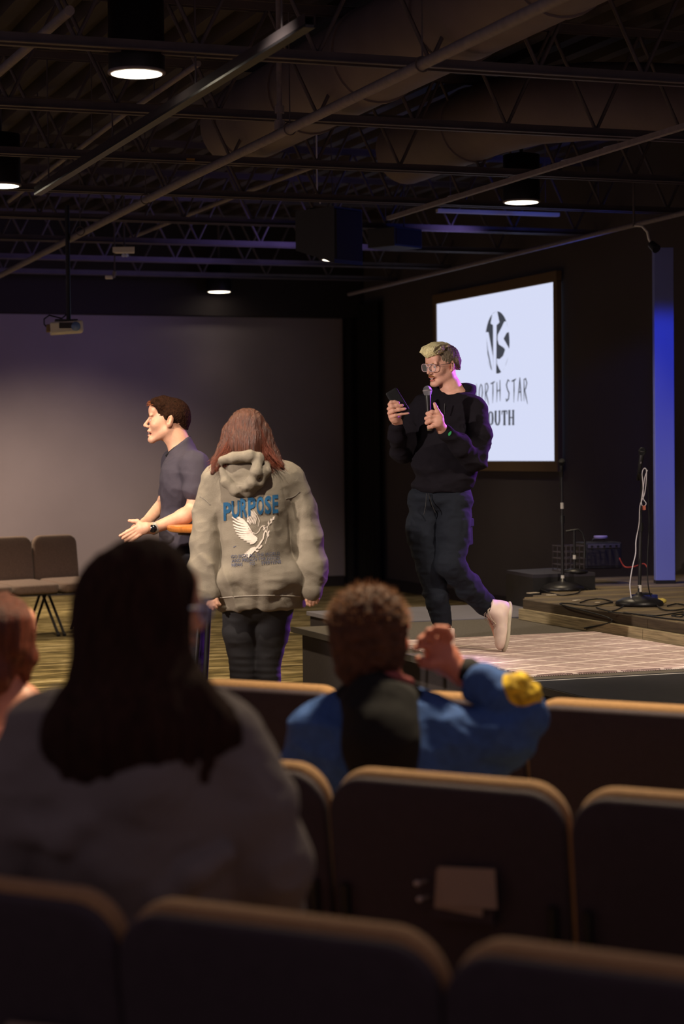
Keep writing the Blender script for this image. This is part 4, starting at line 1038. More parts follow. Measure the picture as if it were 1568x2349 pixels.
# trousers
def pants_sp(S):
    S.ell(L(1010, 1140, d0), (.170, .12, .10), None, .05)
    S.chain([L(975, 1150, d0+.03), L(972, 1230, d0), rk, L(1000, 1370, d0-.01), L(1014, 1428, d0+.02)], [.098, .086, .074, .066, .050], .02)
    S.chain([L(1042, 1150, d0-.02), L(1040, 1230, d0-.06), lk, L(1072, 1345, d0+.02), L(1112, 1385, d0+.12), L(1124, 1396, d0+.15)], [.102, .088, .076, .070, .060, .054], .02)
    S.ell(L(1066, 1215, d0-.06), (.035, .07, .09), None, .01); S.ell(L(944, 1215, d0+.0), (.03, .07, .09), None, .01)
    S.cut(L(1010, 1112, d0), (0, 0, 1))
me = sdf_mesh('trousers', (-.40, -.35, .10), (.42, .40, 1.16), .0066, pants_sp, disp=[folds(.0075, (7, 7, 15), 12), folds(.003, (20, 20, 34), 15)])
tr = sp_.add('cargo_trousers', me, mat('dark_slate_cotton', '1d2028', .9, spec=.1, bump=(380, .3)))
for nm, x0, y0, w_ in (('cargo_pocket', 1067, 1212, .075), ):
    q = MB(); q.pad(.10, .15, .03, .012, .010, L(1071, 1222, d0-.06), rotm('Z', radians(62))@rotm('Y', radians(-4)), 4); o = q.build('cargo_pocket', MATS['dark_slate_cotton'], tr)
    q = MB(); q.pad(.108, .05, .036, .010, .008, L(1072, 1200, d0-.06), rotm('Z', radians(62))@rotm('Y', radians(-4)), 4); q.build('pocket_flap', MATS['dark_slate_cotton'], tr)
for pts in ([(978, 1132), (976, 1160), (972, 1180)], [(982, 1132), (990, 1158), (998, 1176)]): MB().tube([L(x, y, d0-.135) for x, y in pts], .003, 6).build('waist_cord', m_plastic, tr)
# shoes
def shoe(P, F, name):
    """F: frame, origin under the ankle, +y toward the toe, +z out of the collar"""
    def up(S):
        S.ell(F(0, .155, .040), (.044*F.k, .070*F.k, .036*F.k), F.R, .02); S.cone(F(0, .10, .045), F(0, -.02, .055), .042, .040, .03)
        S.cone(F(0, -.035, .045), F(0, -.030, .120), .041, .040, .03); S.cone(F(0, .03, .075), F(0, -.005, .130), .036, .040, .03)
        S.cut(F(0, 0, .008), F.R@np.array((0, 0, -1))); S.cut(F(0, 0, .138), F.R@np.array((0, -.15, 1))); S.cone(F(0, -.005, .12), F(0, -.012, .20), .030, .034, .004, 's')
    c_ = F(0, .06, .06); me = sdf_mesh(name, c_-.20, c_+.20, .0038, up, disp=[folds(.0012, (20, 20, 20), 4)])
    o = P.add(name, me, mat('white_leather', 'd3bcb2', .55, spec=.4, noise=(30, .05)))
    def so(S):
        S.ell(F(0, .135, .012), (.050, .098, .020), F.R, .02); S.ell(F(0, .0, .012), (.043, .085, .020), F.R, .02); S.cut(F(0, 0, 0), F.R@np.array((0, 0, -1))); S.cut(F(0, 0, .023), F.R@np.array((0, 0, 1)))
    me = sdf_mesh('sole', c_-.22, c_+.22, .004, so); P.add('sole', me, mat('rubber_sole', 'b5ab98', .7), o)
    q = MB()
    for k in range(7):
        y = .098-.017*k; z = .086+.0085*k
        q.tube([F(-.020, y, z-.004), F(0, y+.006, z+.003), F(.020, y-.004, z-.004)], .0024, 6); q.tube([F(.020, y, z-.004), F(0, y+.004, z+.004), F(-.020, y-.006, z-.003)], .0024, 6)
    for s_ in (-1, 1):
        q.tube([F(0, -.01, .136), F(s_*.03, .02, .150), F(s_*.035, .055, .135), F(s_*.015, .03, .137), F(0, -.01, .136)], .002, 6); q.tube([F(0, -.008, .137), F(s_*.030, .06, .125), F(s_*.040, .09, .095)], .002, 6)
    q.build('laces', mat('shoe_lace', 'c8b8a4', .7), o)
    return o
# lifted foot: sole towards the right and back, toe on the rug
yv = L(1151, 1500, d0-.02)-L(1163, 1392, d0+.10); yv /= np.linalg.norm(yv)
zv = np.array((-1.0, -.35, .0)); zv -= zv@yv*yv; zv /= np.linalg.norm(zv); xv = np.cross(yv, zv)
Fl = Fr(L(1169, 1412, d0+.09), np.stack([xv, yv, zv], 1), .98)
shoe(sp_, Fl, 'sneaker')
yv = np.array((-.15, -.98, 0)); yv /= np.linalg.norm(yv); zv = np.array((0, 0, 1.)); xv = np.cross(yv, zv)
shoe(sp_, Fr(np.array((*L(1024, 1500, d0+.02)[:2], .001)), np.stack([xv, yv, zv], 1), .98), 'sneaker')
# phone and microphone he holds
cph = L(911, 921, d0-.305); u_ = L(929, 950, d0-.30)-L(893, 890, d0-.31); u_ /= np.linalg.norm(u_)
n_ = np.array((-.15, -1., .25)); n_ -= n_@u_*u_; n_ /= np.linalg.norm(n_); x_ = np.cross(u_, n_)
Rp = np.stack([x_, n_, u_], 1); Rw = rotm('Z', -YAW)@Rp
t = thing('phone', 'black smartphone held up in front of the speaker', 'phone', tuple(sp_.W(cph))); t.rotation_euler = Matrix(Rw.tolist()).to_euler()
q = MB(); q.pad(.071, .146, .0085, .010, .003, (0, 0, 0), None, 5); q.build('phone_body', mat('phone_black', '0c0c0f', .5, spec=.25), t)
q = MB(); q.pad(.030, .032, .003, .006, .001, (-.016, .0055, -.052), None, 4); cb = q.build('camera_bump', m_plastic, t)
for x, z in ((-.024, -.060), (-.009, -.060), (-.024, -.045)): MB().cyl((x, .006, z), (x, .009, z), .005, n=14).build('camera_lens', mat('lens_ring', '8a8a95', .2, metal=.7), cb)
mt, mb_ = L(980, 896, d0-.335), L(985, 985, d0-.345); u_ = mt-mb_; u_ /= np.linalg.norm(u_); x_ = np.cross(u_, (0, 1, 0)); x_ /= np.linalg.norm(x_); y_ = np.cross(u_, x_)
t = microphone(sp_.W(mt), rotm('Z', -YAW)@np.stack([x_, y_, u_], 1), 'silver-headed microphone held at the speaker\'s chin', m_grille); t.scale = (1.0, 1.0, 1.02)
MB().lathe((0, 0, -.196), [(0, -.022), (.013, -.022), (.0145, -.01), (.0145, .006), (0, .006)], 20).build('end_cap', mat('khaki_plastic', '6a6450', .5), t)

# ---------------------------------------------------------------- the man leaning at the high table
gy = Person('young man in a dark T-shirt and wristwatch leaning on the high table, face in profile', 415, 10.38, 0)
L = gy.L; d0 = 10.38
Hg = head_frame(L(385, 965, d0), 86, -3, 0, 1.03)
n1 = L(421, 1040, d0+.02); s1_, s2_ = L(446, 1068, d0-.17), L(402, 1062, d0+.19)
e1_, w1 = L(446, 1166, d0-.22), L(352, 1212, d0-.38)
e2_, w2 = L(380, 1150, d0+.20), L(333, 1200, d0-.10)
def b_gy(S):
    head(S, Hg, .012)
    S.cone(Hg(0, .03, -.045), L(411, 1020, d0), .052, .056, .03); S.cone(L(404, 1005, d0), n1, .053, .060, .03)
    S.ell(L(421, 1105, d0), (.105, .155, .17), None, .05); S.cone(s1_, s2_, .055, .055, .05); S.ell(L(420, 1200, d0), (.095, .14, .12), None, .05); S.ell(L(423, 1250, d0), (.11, .15, .10), None, .05)
    S.chain([s1_, L(449, 1120, d0-.21), e1_, L(420, 1186, d0-.28), w1], [.052, .047, .040, .040, .0265], .022); S.chain([s2_, e2_, w2], [.05, .040, .026], .022)
    for dx, dy, x0 in ((0, -.10, 0), (-3, .10, 0)):
        S.chain([L(424+dx, 1265, d0+dy), L(432+dx, 1480, d0+dy), np.array((*L(448+dx, 1700, d0+dy)[:2], .10))], [.085, .055, .036], .03)
    # near hand, palm facing in, fingers down and forward
    dh = d0-.40
    S.cone(w1, L(336, 1211, dh), .026, .030, .015); S.ell(L(326, 1213, dh), (.040, .016, .030), rotm('Y', radians(-14)), .012)
    for pts in ([(316, 1206), (303, 1214), (290, 1221), (275, 1229)], [(317, 1212), (304, 1221), (292, 1228), (281, 1235)], [(318, 1219), (307, 1228), (297, 1235), (287, 1242)], [(322, 1226), (312, 1233), (304, 1239), (294, 1247)]):
        S.chain([L(x, y, dh-.004*i) for i, (x, y) in enumerate(pts)], [.0105, .0095, .0088, .0068], .004)
    # far hand behind it, thumb on top
    df = d0-.30
    S.cone(w2, L(322, 1208, df), .024, .026, .02); S.ell(L(314, 1214, df+.02), (.036, .016, .030), rotm('Y', radians(-20)), .012)
    S.chain([L(325, 1203, df), L(315, 1196, df), L(306, 1196, df), L(296, 1194.5, df)], [.013, .011, .0095, .0075], .006)
    for k in range(4): S.chain([L(306, 1212+5*k, df+.03), L(292, 1219+5*k, df+.03), L(281+2*k, 1226+4*k, df+.02)], [.010, .009, .007], .004)
me = sdf_mesh('body', (-.36, -.50, -.02), (.26, .36, 1.93), .012, b_gy, fx=[(-.34, .08, .0032)], fy=[(-.45, -.18, .0034), (-.10, .10, .0034)], fz=[(L(0, 1256, d0-.4)[2], L(0, 1150, d0-.3)[2], .0030), (L(0, 1045, d0)[2], 1.92, .0030)])
paint_head(me, Hg, .012)
gy.add('body', me, [mat('warm_skin', 'cc9a80', .5, spec=.35, noise=(60, .05), bump=(220, .1)), MATS['fair_skin_lips'], MATS['fair_skin_dark']])
eyes(gy, Hg, '3c3830'); brows(gy, Hg, mat('brown_brow', '5c3a24', .8))
MB().box(Hg(0, -.093, -.0665), (.016, .006, .004), .001, Hg.R).build('teeth', MATS['teeth'], gy.root)
def hair_gy(S):
    k = Hg.k
    S.ell(Hg(0, .016, .036), (.0775*k, .0965*k, .082*k), Hg.R, .01); S.cone(Hg(0, .075, .0), Hg(0, .066, -.062), .036*k, .032*k, .03)
    S.cone(Hg(0, -.072, .090), Hg(0, -.03, .098), .022*k, .028*k, .03)
    for sx in (-1, 1):
        S.cone(Hg(sx*.040, -.070, .085), Hg(sx*.055, -.04, .07), .020*k, .02*k, .02)
        S.cone(Hg(sx*.074, -.006, .03), Hg(sx*.074, -.010, -.010), .009*k, .005*k, .01)
    S.ell(Hg(0, -.098, -.012), (.10*k, .072*k, .084*k), Hg.R, .004, 's')
    S.cut(Hg(0, .024, -.012), Hg.R@np.array((0, -.40, -1.0)), Hg(-.11, -.13, -.2)-.2, Hg(.11, .034, 0)+.2)
    for sx in (-1, 1): S.ell(Hg(sx*.092, .012, -.006), (.03, .020*k, .034*k), Hg.R, .004, 's')
c0 = Hg(0, 0, 0)
me = sdf_mesh('hair', c0-.17, c0+.17, .0030, hair_gy, disp=[cut_fn(np.array((190, 190, 150)), .0016, 21)])
gy.add('short_hair', me, mat('chestnut_hair', '2a170d', .85, spec=.1, noise=(90, .5), bump=(260, .6)))
def curls(rr, steps):
    a = rr.uniform(-.06, .06); b = rr.uniform(-.095, -.02); p = np.array(Hg(a, b, .100-.35*abs(a)+.06*b)); v = Hg.R@np.array((rr.uniform(-.3, .3), -.7+rr.uniform(-.4, .4), .5)); v /= np.linalg.norm(v)
    return [p+v*.018*t_+np.array((0, 0, -1.))*.014*t_*t_ for t_ in np.linspace(0, 1.2, 5)]
strands(curls, 260, .0011, 'fringe_curls', mat('copper_curls', '7a3f1c', .5), gy.root, 5)
cc0 = n1+np.array((-.028, 0, .036)); Rc0 = rotm('Y', radians(-38))
def shirt(S):
    S.ell(L(422, 1105, d0), (.122, .180, .18), None, .05); S.cone(s1_+np.array((0, .01, .0)), s2_, .066, .066, .05); S.cone(L(423, 1160, d0), L(421, 1240, d0), .115, .118, .05)
    S.ell(L(420, 1220, d0), (.118, .165, .12), None, .05)
    for i, dy in enumerate((-.10, .10)): S.ell(L(420, 1250, d0+dy), (.115, .09, .06), None, .04)
    S.cone(s1_, L(449, 1124, d0-.21), .071, .066, .03); S.cone(s2_, L(390, 1125, d0+.20), .066, .06, .03)
    S.cone(L(417, 1030, d0), L(409, 1016, d0), .066, .068, .03); S.cut(cc0, Rc0@np.array((0, 0, 1.)), cc0-np.array((.10, .10, .09)), cc0+np.array((.12, .10, .20)))
    S.cut(L(449, 1121, d0-.21), (.15, 0, -1), L(470, 1200, d0-.34), L(420, 1108, d0-.13)+np.array((.12, 0, 0)), 0)
    S.cut(L(410, 1268, d0), (0, 0, -1))
me = sdf_mesh('t_shirt', (-.30, -.36, .95), (.28, .36, 1.66), .0055, shirt, disp=[folds(.0045, (7, 7, 11), 31), folds(.002, (22, 22, 22), 35)])
ts = gy.add('t_shirt', me, mat('charcoal_jersey', '3c3640', .9, bump=(380, .2)))
cc = cc0+Rc0@np.array((0, 0, -.004)); Rc = rotm('Y', radians(-38)); q = MB().tube([cc+Rc@np.array((.0755*cos(a), .077*sin(a), .003)) for a in np.linspace(0, 2*pi, 33)], .0085, 8, caps=False); q.build('collar', mat('black_rib', '1b191c', .9), ts)
def pants_gy(S):
    S.ell(L(424, 1262, d0), (.125, .165, .09), None, .04)
    for dx, dy in ((2, -.10), (-2, .10)): S.chain([L(426+dx, 1275, d0+dy), L(434+dx, 1480, d0+dy), np.array((*L(450+dx, 1700, d0+dy)[:2], .07))], [.108, .078, .068], .03)
    S.cut(L(420, 1245, d0), (0, 0, 1))
me = sdf_mesh('jeans', (-.30, -.32, .04), (.32, .32, 1.12), .0085, pants_gy, disp=[folds(.006, (8, 8, 16), 41)])
gy.add('jeans', me, mat('black_denim', '232228', .85, bump=(300, .3)))
for dy in (-.10, .10):
    b0 = np.array((*L(446, 1700, d0+dy)[:2], 0))
    def so(S): S.ell(b0+np.array((-.06, 0, .03)), (.14, .045, .045), None, .02); S.cone(b0+np.array((.02, 0, .04)), b0+np.array((.02, 0, .10)), .04, .04, .02); S.cut(b0+np.array((0, 0, .002)), (0, 0, -1))
    gy.add('shoe', sdf_mesh('shoe', b0-np.array((.25, .1, .02)), b0+np.array((.15, .1, .2)), .008, so), mat('dark_shoe', '1c1a1c', .6))
# wristwatch on the near wrist
wc_ = L(353, 1211, d0-.385); wv = w1-L(420, 1186, d0-.28); wv /= np.linalg.norm(wv)
wt = MB(); ringR = rotm('Z', 0); a_ = np.cross(wv, (0, 1, 0)); a_ /= np.linalg.norm(a_); b_ = np.cross(wv, a_)
q = MB()
for k in range(24):
    t0, t1 = 2*pi*k/24, 2*pi*(k+1)/24; r_ = .0295
    vv = []
    for t_ in (t0, t1):
        for s_ in (-.010, .010):
            for rr in (r_, r_+.0025): vv.append(w1+wv*s_+rr*(cos(t_)*a_+sin(t_)*b_))
    q.add(vv, [(0, 1, 3, 2), (4, 6, 7, 5), (1, 5, 7, 3), (0, 2, 6, 4), (0, 4, 5, 1), (2, 3, 7, 6)])
wb = q.build('watch_band', mat('silver_band', 'b9b3ad', .3, metal=.6), gy.root)
MB().lathe(w1+np.array((0, -.034, 0)), [(0, -.004), (.0195, -.004), (.0205, .0), (.019, .005), (0, .006)], 28, rotm('X', pi/2)).build('watch_case', mat('watch_black', '0c0c10', .2, spec=.6), wb)

# ---------------------------------------------------------------- the woman standing with her back to us
wg = Person('woman with long auburn hair and grey printed hoodie, standing with her back to the camera', 590, 9.45, 0)
L = wg.L; d0 = 9.45
Hw = head_frame(L(566, 1000, d0+.02), 180-12, -2, 0, .98)
def b_wg(S):
    head(S, Hw)
    S.cone(Hw(0, .02, -.05), L(575, 1065, d0), .05, .06, .03)
    S.ell(L(585, 1140, d0), (.17, .11, .18), None, .05); S.cone(L(515, 1095, d0), L(650, 1092, d0), .055, .055, .05); S.ell(L(592, 1260, d0), (.15, .11, .15), None, .05); S.ell(L(593, 1370, d0), (.165, .125, .11), None, .05)
    S.chain([L(508, 1100, d0), L(468, 1250, d0-.02), L(478, 1362, d0-.10), L(486, 1380, d0-.10)], [.052, .040, .028, .026], .02)
    S.chain([L(656, 1096, d0), L(712, 1245, d0-.02), L(718, 1355, d0-.08), L(717, 1368, d0-.08)], [.052, .040, .028, .026], .02)
    for pts in ([(480, 1378), (478, 1386), (482, 1393)], [(485, 1380), (484, 1390), (489, 1397)], [(490, 1378), (491, 1388), (497, 1393)], [(495, 1374), (499, 1384), (504, 1387)]):
        S.chain([L(x, y, d0-.12) for x, y in pts], [.012, .0105, .008], .004)
    for pts in ([(708, 1366), (704, 1376), (705, 1386)], [(714, 1368), (712, 1380), (711, 1389)], [(720, 1368), (720, 1379), (718, 1387)], [(726, 1366), (728, 1375), (726, 1383)]):
        S.chain([L(x, y, d0-.10) for x, y in pts], [.012, .0105, .008], .004)
    for x0, x1, x2 in ((554, 557, 556), (624, 614, 617)): S.chain([L(x0, 1400, d0), L(x1, 1530, d0), np.array((*L(x2, 1780, d0)[:2], .08))], [.078, .048, .034], .01)
me = sdf_mesh('body', (-.38, -.30, -.01), (.38, .24, 1.82), .010, b_wg, fx=[(-.26, -.14, .004), (.20, .33, .004)], fz=[(.78, .90, .004)])
wg.add('body', me, MATS['warm_skin'])
def hair_wg(S):
    k = Hw.k
    S.ell(Hw(0, .012, .035), (.082*k, .102*k, .084*k), Hw.R, .01)
    S.chain([L(566, 980, d0-.03), L(566, 1020, d0-.05), L(570, 1048, d0-.06)], [.090, .092, .088], .03)
    S.chain([L(535, 1000, d0-.02), L(522, 1035, d0-.04), L(505, 1060, d0-.05), L(489, 1085, d0-.075)], [.062, .048, .036, .012], .03)
    S.chain([L(597, 1000, d0-.02), L(610, 1030, d0-.04), L(626, 1052, d0-.05), L(648, 1068, d0-.085)], [.060, .045, .034, .010], .03)
    S.chain([L(548, 1040, d0+.10), L(545, 1090, d0+.12)], [.05, .03], .03); S.chain([L(590, 1040, d0+.10), L(590, 1090, d0+.12)], [.05, .03], .03)
def grooves(seed, amp, cx):
    def fn(p):
        q = np.stack([p[:, 0]*95+(p[:, 0]-cx)*30, p[:, 1]*40, p[:, 2]*7], 1); return amp*vnoise(q, seed)+amp*.5*vnoise(q*2.2, seed+1)
    return fn
me = sdf_mesh('long_hair', (-.36, -.26, 1.30), (.20, .26, 1.84), .0042, hair_wg, disp=[grooves(51, .0035, -.05)])
m_aub = mat('auburn_hair', '4a2413', .45, spec=.5, noise=(14, .5, (10, 6, .7)), bump=(30, .9, (9, 6, .5)))
lh_ = wg.add('long_hair', me, m_aub)
def fly(rr, steps):
    s_ = rr.choice([-1, 1]); x = 566+s_*rr.uniform(18, 34); y = 985+rr.uniform(-10, 40)
    x1 = x+s_*rr.uniform(8, 34)*(1.1 if s_ < 0 else .95); x2 = x1+s_*rr.uniform(2, 34); y2 = rr.uniform(1052, 1084)
    ds = -.05-rr.uniform(0, .05); j = lambda: rr.uniform(-2, 2)
    return [L(x+j(), y, d0+ds), L((x+x1)/2+j(), y+(y2-y)*.35, d0+ds-.01), L(x1+j(), y+(y2-y)*.68, d0+ds-.03), L(x2, y2+rr.uniform(-4, 6), d0+ds-.045)]
strands(fly, 420, .0011, 'loose_strands', mat('copper_strand', '6e3420', .5), lh_, 6)
MB().tube([L(553, 1015, d0-.125), L(555, 1022, d0-.13), L(554, 1030, d0-.13)], .003, 6).build('earring', mat('gold', 'caa050', .3, metal=.8), wg.root)
def hood_wg(S):
    # body of the hoodie
    S.ell(L(583, 1130, d0), (.205, .135, .17), None, .05); S.cone(L(512, 1100, d0), L(655, 1098, d0), .078, .080, .05)
    S.cone(L(580, 1180, d0), L(594, 1345, d0), .170, .172, .06); S.ell(L(596, 1362, d0-.01), (.204, .155, .13), None, .03); S.ell(L(596, 1385, d0), (.203, .150, .07), None, .02)
    S.ell(L(540, 1330, d0-.06), (.10, .10, .08), None, .05); S.ell(L(640, 1325, d0-.06), (.11, .10, .09), None, .05)
    # sleeves
    S.chain([L(503, 1108, d0), L(482, 1175, d0), L(473, 1250, d0-.02), L(470, 1310, d0-.05), L(478, 1358, d0-.09)], [.076, .070, .068, .066, .042], .025)
    S.chain([L(662, 1105, d0), L(686, 1170, d0), L(702, 1240, d0-.02), L(713, 1305, d0-.04), L(716, 1352, d0-.08)], [.076, .070, .068, .068, .042], .025)
    # creases between sleeves and body
    S.cone(L(491, 1180, d0-.17), L(497, 1370, d0-.19), .014, .022, .022, 's'); S.cone(L(672, 1150, d0-.165), L(697, 1345, d0-.19), .012, .024, .022, 's')
    S.cone(L(650, 1110, d0-.155), L(668, 1190, d0-.165), .006, .008, .02, 's')
    S.cone(L(580, 1385, d0-.19), L(592, 1320, d0-.185), .03, .006, .05, 's')
    # hem band
    S.cut(L(596, 1394, d0), (.02, 0, -1))
def drape(p):
    z = p[:, 2]; x = p[:, 0]; w = np.exp(-((z-.92)/.13)**2)*(p[:, 1] < 0)
    v = vnoise(np.stack([x*13+z*4, z*0, z*3.2], 1), 201); a = (1-2*np.abs(v))*.016*w
    d1 = np.abs((x+.005)-(z-.80)*.12-.0); a += -.016*np.exp(-(d1/.022)**2)*np.exp(-((z-.86)/.09)**2)*(p[:, 1] < 0)
    e1 = (x+.10)*.35+(z-.93); a += -.017*np.exp(-(e1/.035)**2)*np.exp(-((x+.08)/.085)**2)*(p[:, 1] < 0)
    e2 = -(x-.10)*.5+(z-.90); a += -.014*np.exp(-(e2/.028)**2)*np.exp(-((x-.11)/.06)**2)*(p[:, 1] < 0)
    s_ = np.exp(-((np.abs(x)-.27)/.06)**2); a += .008*s_*(1-2*np.abs(vnoise(np.stack([x*5, p[:, 1]*5, z*13+x*8], 1), 205)))
    for (x0, z0, x1, z1, am, wd) in ((.14, 1.42, .19, 1.20, -.010, .012), (.205, 1.33, .185, 1.02, -.012, .014), (-.19, 1.28, -.17, 1.0, -.010, .014), (-.27, 1.10, -.20, 1.0, .012, .014), (.11, 1.44, .155, 1.25, -.007, .01)):
        dx, dz_ = x1-x0, z1-z0; L2 = dx*dx+dz_*dz_; t_ = np.clip(((x-x0)*dx+(z-z0)*dz_)/L2, 0, 1); dd = np.hypot(x-x0-t_*dx, z-z0-t_*dz_); a += am*np.exp(-(dd/wd)**2)*np.sin(pi*np.clip(t_, .04, .96))*(p[:, 1] < 0)
    return a
me = sdf_mesh('hoodie', (-.42, -.30, .72), (.42, .26, 1.62), .0045, hood_wg, disp=[drape, folds(.0065, (6, 6, 9), 61), folds(.0025, (16, 16, 22), 65)])
m_gh = mat('washed_grey_fleece', '7a7062', .95, noise=(5, .12), bump=(320, .3))
hw_ = wg.add('hoodie', me, m_gh)
T = bvh_of(me)
def on_cloth(P, tree, x, y, off=.0):
    cl = Vector(((CAM-P.O)@R0, (CAM-P.O)@F0, (CAM-P.O)@Z0)); d = ray(x, y); dl = Vector((d@R0, d@F0, d@Z0)).normalized()
    h, n, i, dist = tree.ray_cast(cl, dl)
    return None if h is None else np.array(h-dl*off)
# hem seam, ribbed band, shoulder seams
q = MB(); pts = [on_cloth(wg, T, x, 1372-.02*(x-500)-4*sin((x-500)/190*pi), .001) for x in range(502, 690, 6)]; pts = [p for p in pts if p is not None]; q.tube(pts, .0028, 6); q.build('hem_seam', mat('seam_fleece', '9a9084', .9), hw_)
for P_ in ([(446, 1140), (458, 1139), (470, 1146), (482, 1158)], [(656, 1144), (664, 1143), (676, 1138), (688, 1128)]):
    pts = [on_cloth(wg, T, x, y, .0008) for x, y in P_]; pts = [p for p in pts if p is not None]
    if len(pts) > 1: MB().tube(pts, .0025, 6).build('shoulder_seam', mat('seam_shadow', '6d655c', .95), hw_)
# hood hanging down the back
def hood2(S):
    dz = d0-.135
    S.ell(L(560, 1088, dz+.035), (.098, .065, .090), None, .03); S.ell(L(566, 1118, dz+.02), (.055, .05, .045), None, .03)
    # rolled collar edge across the top, higher on the left
    S.chain([L(501, 1068, dz+.05), L(510, 1056, dz), L(535, 1050, dz-.03), L(572, 1046, dz-.035), L(592, 1050, dz-.015), L(603, 1062, dz+.04)], [.012, .017, .024, .026, .022, .014], .014)
    # deep pocket of the hood, in shade on the left
    S.cone(L(530, 1080, dz-.075), L(566, 1082, dz-.090), .036, .028, .012, 's'); S.ell(L(543, 1100, dz-.075), (.044, .045, .040), rotm('Y', radians(24)), .014, 's')
    # lower lip and two long diagonal folds on the right
    S.chain([L(508, 1078, dz-.0), L(518, 1106, dz-.02), L(540, 1126, dz-.028), L(568, 1132, dz-.02)], [.012, .019, .020, .014], .024)
    S.chain([L(592, 1056, dz-.03), L(588, 1082, dz-.055), L(578, 1108, dz-.050), L(568, 1130, dz-.022)], [.020, .024, .022, .012], .022)
    S.chain([L(612, 1066, dz+.01), L(610, 1080, dz-.025), L(594, 1108, dz-.035), L(576, 1132, dz-.015)], [.016, .021, .019, .012], .016)
    S.cone(L(602, 1074, dz-.055), L(584, 1116, dz-.052), .007, .005, .006, 's')
    S.chain([L(552, 1116, dz-.045), L(562, 1119, dz-.048), L(570, 1112, dz-.046)], [.005, .008, .005], .02)
me = sdf_mesh('hood', (-.26, -.30, 1.30), (.14, .08, 1.62), .0036, hood2, disp=[folds(.0022, (14, 14, 18), 71), folds(.0012, (34, 34, 34), 75)])
hh = wg.add('hood', me, m_gh, hw_)
# the print: word, dove, verse
m_blue = mat('teal_print', '17486a', .8, noise=(30, .2)); m_cream = mat('cream_print', 'd8c8ba', .8); m_navy = mat('navy_print', '4c5064', .85, noise=(40, .35))
def put_text(txt, quad, bold, m, name, sp=1.0):
    """quad: px corners (x,y) bottom-left, bottom-right, top-right, top-left"""
    co, fs = text_polys(txt, bold); lo_, hi_ = co.min(0), co.max(0); u = (co-lo_)/(hi_-lo_)
    A, B, C_, D_ = [np.array(p, float) for p in quad]
    px = (1-u[:, :1])*(1-u[:, 1:])*A+u[:, :1]*(1-u[:, 1:])*B+u[:, :1]*u[:, 1:]*C_+(1-u[:, :1])*u[:, 1:]*D_
    return project_print(wg, T, name, m, px, fs, hw_, .0034, 6)
LT = [('P', 512, 530, 1153, 1195), ('U', 530.5, 549, 1149, 1189), ('R', 550.5, 567, 1144, 1188), ('P', 568, 586, 1142, 1184), ('O', 587.5, 605, 1139, 1182), ('S', 606.5, 622, 1138, 1180), ('E', 624, 638, 1136, 1178)]
for ch, x0, x1, yt, yb_ in LT:
    put_text(ch, [(x0+1, yb_), (x1, yb_-1.5), (x1, yt-1.5), (x0, yt)], .035, m_blue, 'printed_letter')
def C5(p): return (480+p[0]/5.6, 1000+p[1]/5.6)
polys = []
def st(pts, closed=False): polys.extend([[tuple(v) for v in P] for P in stroke([(*C5(p[:2]), p[2]/5.6) for p in pts])])
# left wing feathers sweep from the outer edge to the wing root
outer = [(285, 985), (290, 1040), (300, 1090), (305, 1140), (315, 1180), (335, 1220), (350, 1255), (375, 1285), (400, 1310), (440, 1335), (480, 1360), (520, 1385)]
inner = [(450, 1095), (470, 1120), (485, 1150), (500, 1180), (520, 1210), (540, 1235), (560, 1262), (580, 1280), (600, 1298), (615, 1310), (610, 1330), (590, 1345)]
for k, (a, b) in enumerate(zip(outer, inner)):
    st([(a[0], a[1], 12), ((a[0]*2+b[0])/3, (a[1]*2+b[1])/3+16-k*.6, 20), ((a[0]+b[0]*2)/3, (a[1]+b[1]*2)/3+12, 26), (b[0], b[1], 32)])
st([(285, 975, 8), (340, 1030, 8), (400, 1050, 12), (440, 1085, 20), (480, 1130, 20), (515, 1185, 16), (550, 1240, 10), (600, 1258, 7), (635, 1225, 7), (655, 1180, 8), (685, 1152, 10), (715, 1155, 10)])
for k in range(6):
    x0 = 500+k*16; st([(x0, 940+k*9, 6), (x0+22, 1010+k*10, 9), (x0-8+k*3, 1085+k*6, 12), (x0-14+k*4, 1105+k*6, 8)])
st([(500, 1000, 6), (488, 1050, 9), (500, 1100, 10), (530, 1135, 9)]); st([(565, 960, 6), (610, 1020, 7), (640, 1090, 7), (625, 1165, 5)])
st([(600, 1300, 30), (570, 1345, 46), (530, 1380, 30)])
st([(690, 1165, 14), (705, 1180, 20), (695, 1210, 22), (715, 1190, 12)]); st([(720, 1205, 8), (700, 1260, 16), (690, 1320, 14), (660, 1365, 20), (630, 1410, 22), (600, 1440, 20)])
st([(745, 1170, 7), (735, 1230, 8), (745, 1290, 8), (730, 1340, 7), (715, 1390, 5)])
for a, b in (((760, 1150), (755, 1090)), ((775, 1130), (805, 1095)), ((790, 1100), (790, 1060)), ((800, 1080), (835, 1060)), ((812, 1060), (838, 1035)), ((735, 1240), (715, 1215)), ((745, 1250), (772, 1215)), ((735, 1280), (765, 1240)), ((740, 1300), (768, 1265))):
    mx_ = ((a[0]+b[0])/2, (a[1]+b[1])/2); st([(*a, 5), (*mx_, 22), (*b, 3)])
st([(700, 1185, 5), (745, 1165, 7), (780, 1120, 6), (838, 1040, 4)])
for k in range(7): st([(590, 1430, 16), (545-9*k, 1440+16*k, 12), (520-22*k if k < 6 else 470, 1450+20*k, 6)])
st([(600, 1440, 24), (560, 1470, 40), (520, 1520, 34), (495, 1560, 12)]); st([(590, 1470, 14), (612, 1480, 26), (630, 1470, 14)]); st([(620, 1440, 16), (645, 1440, 20), (665, 1415, 24), (675, 1400, 8)])
V_ = []; F_ = []
for P_ in polys:
    n_ = len(V_); V_ += P_; F_.append(tuple(range(n_, n_+len(P_))))
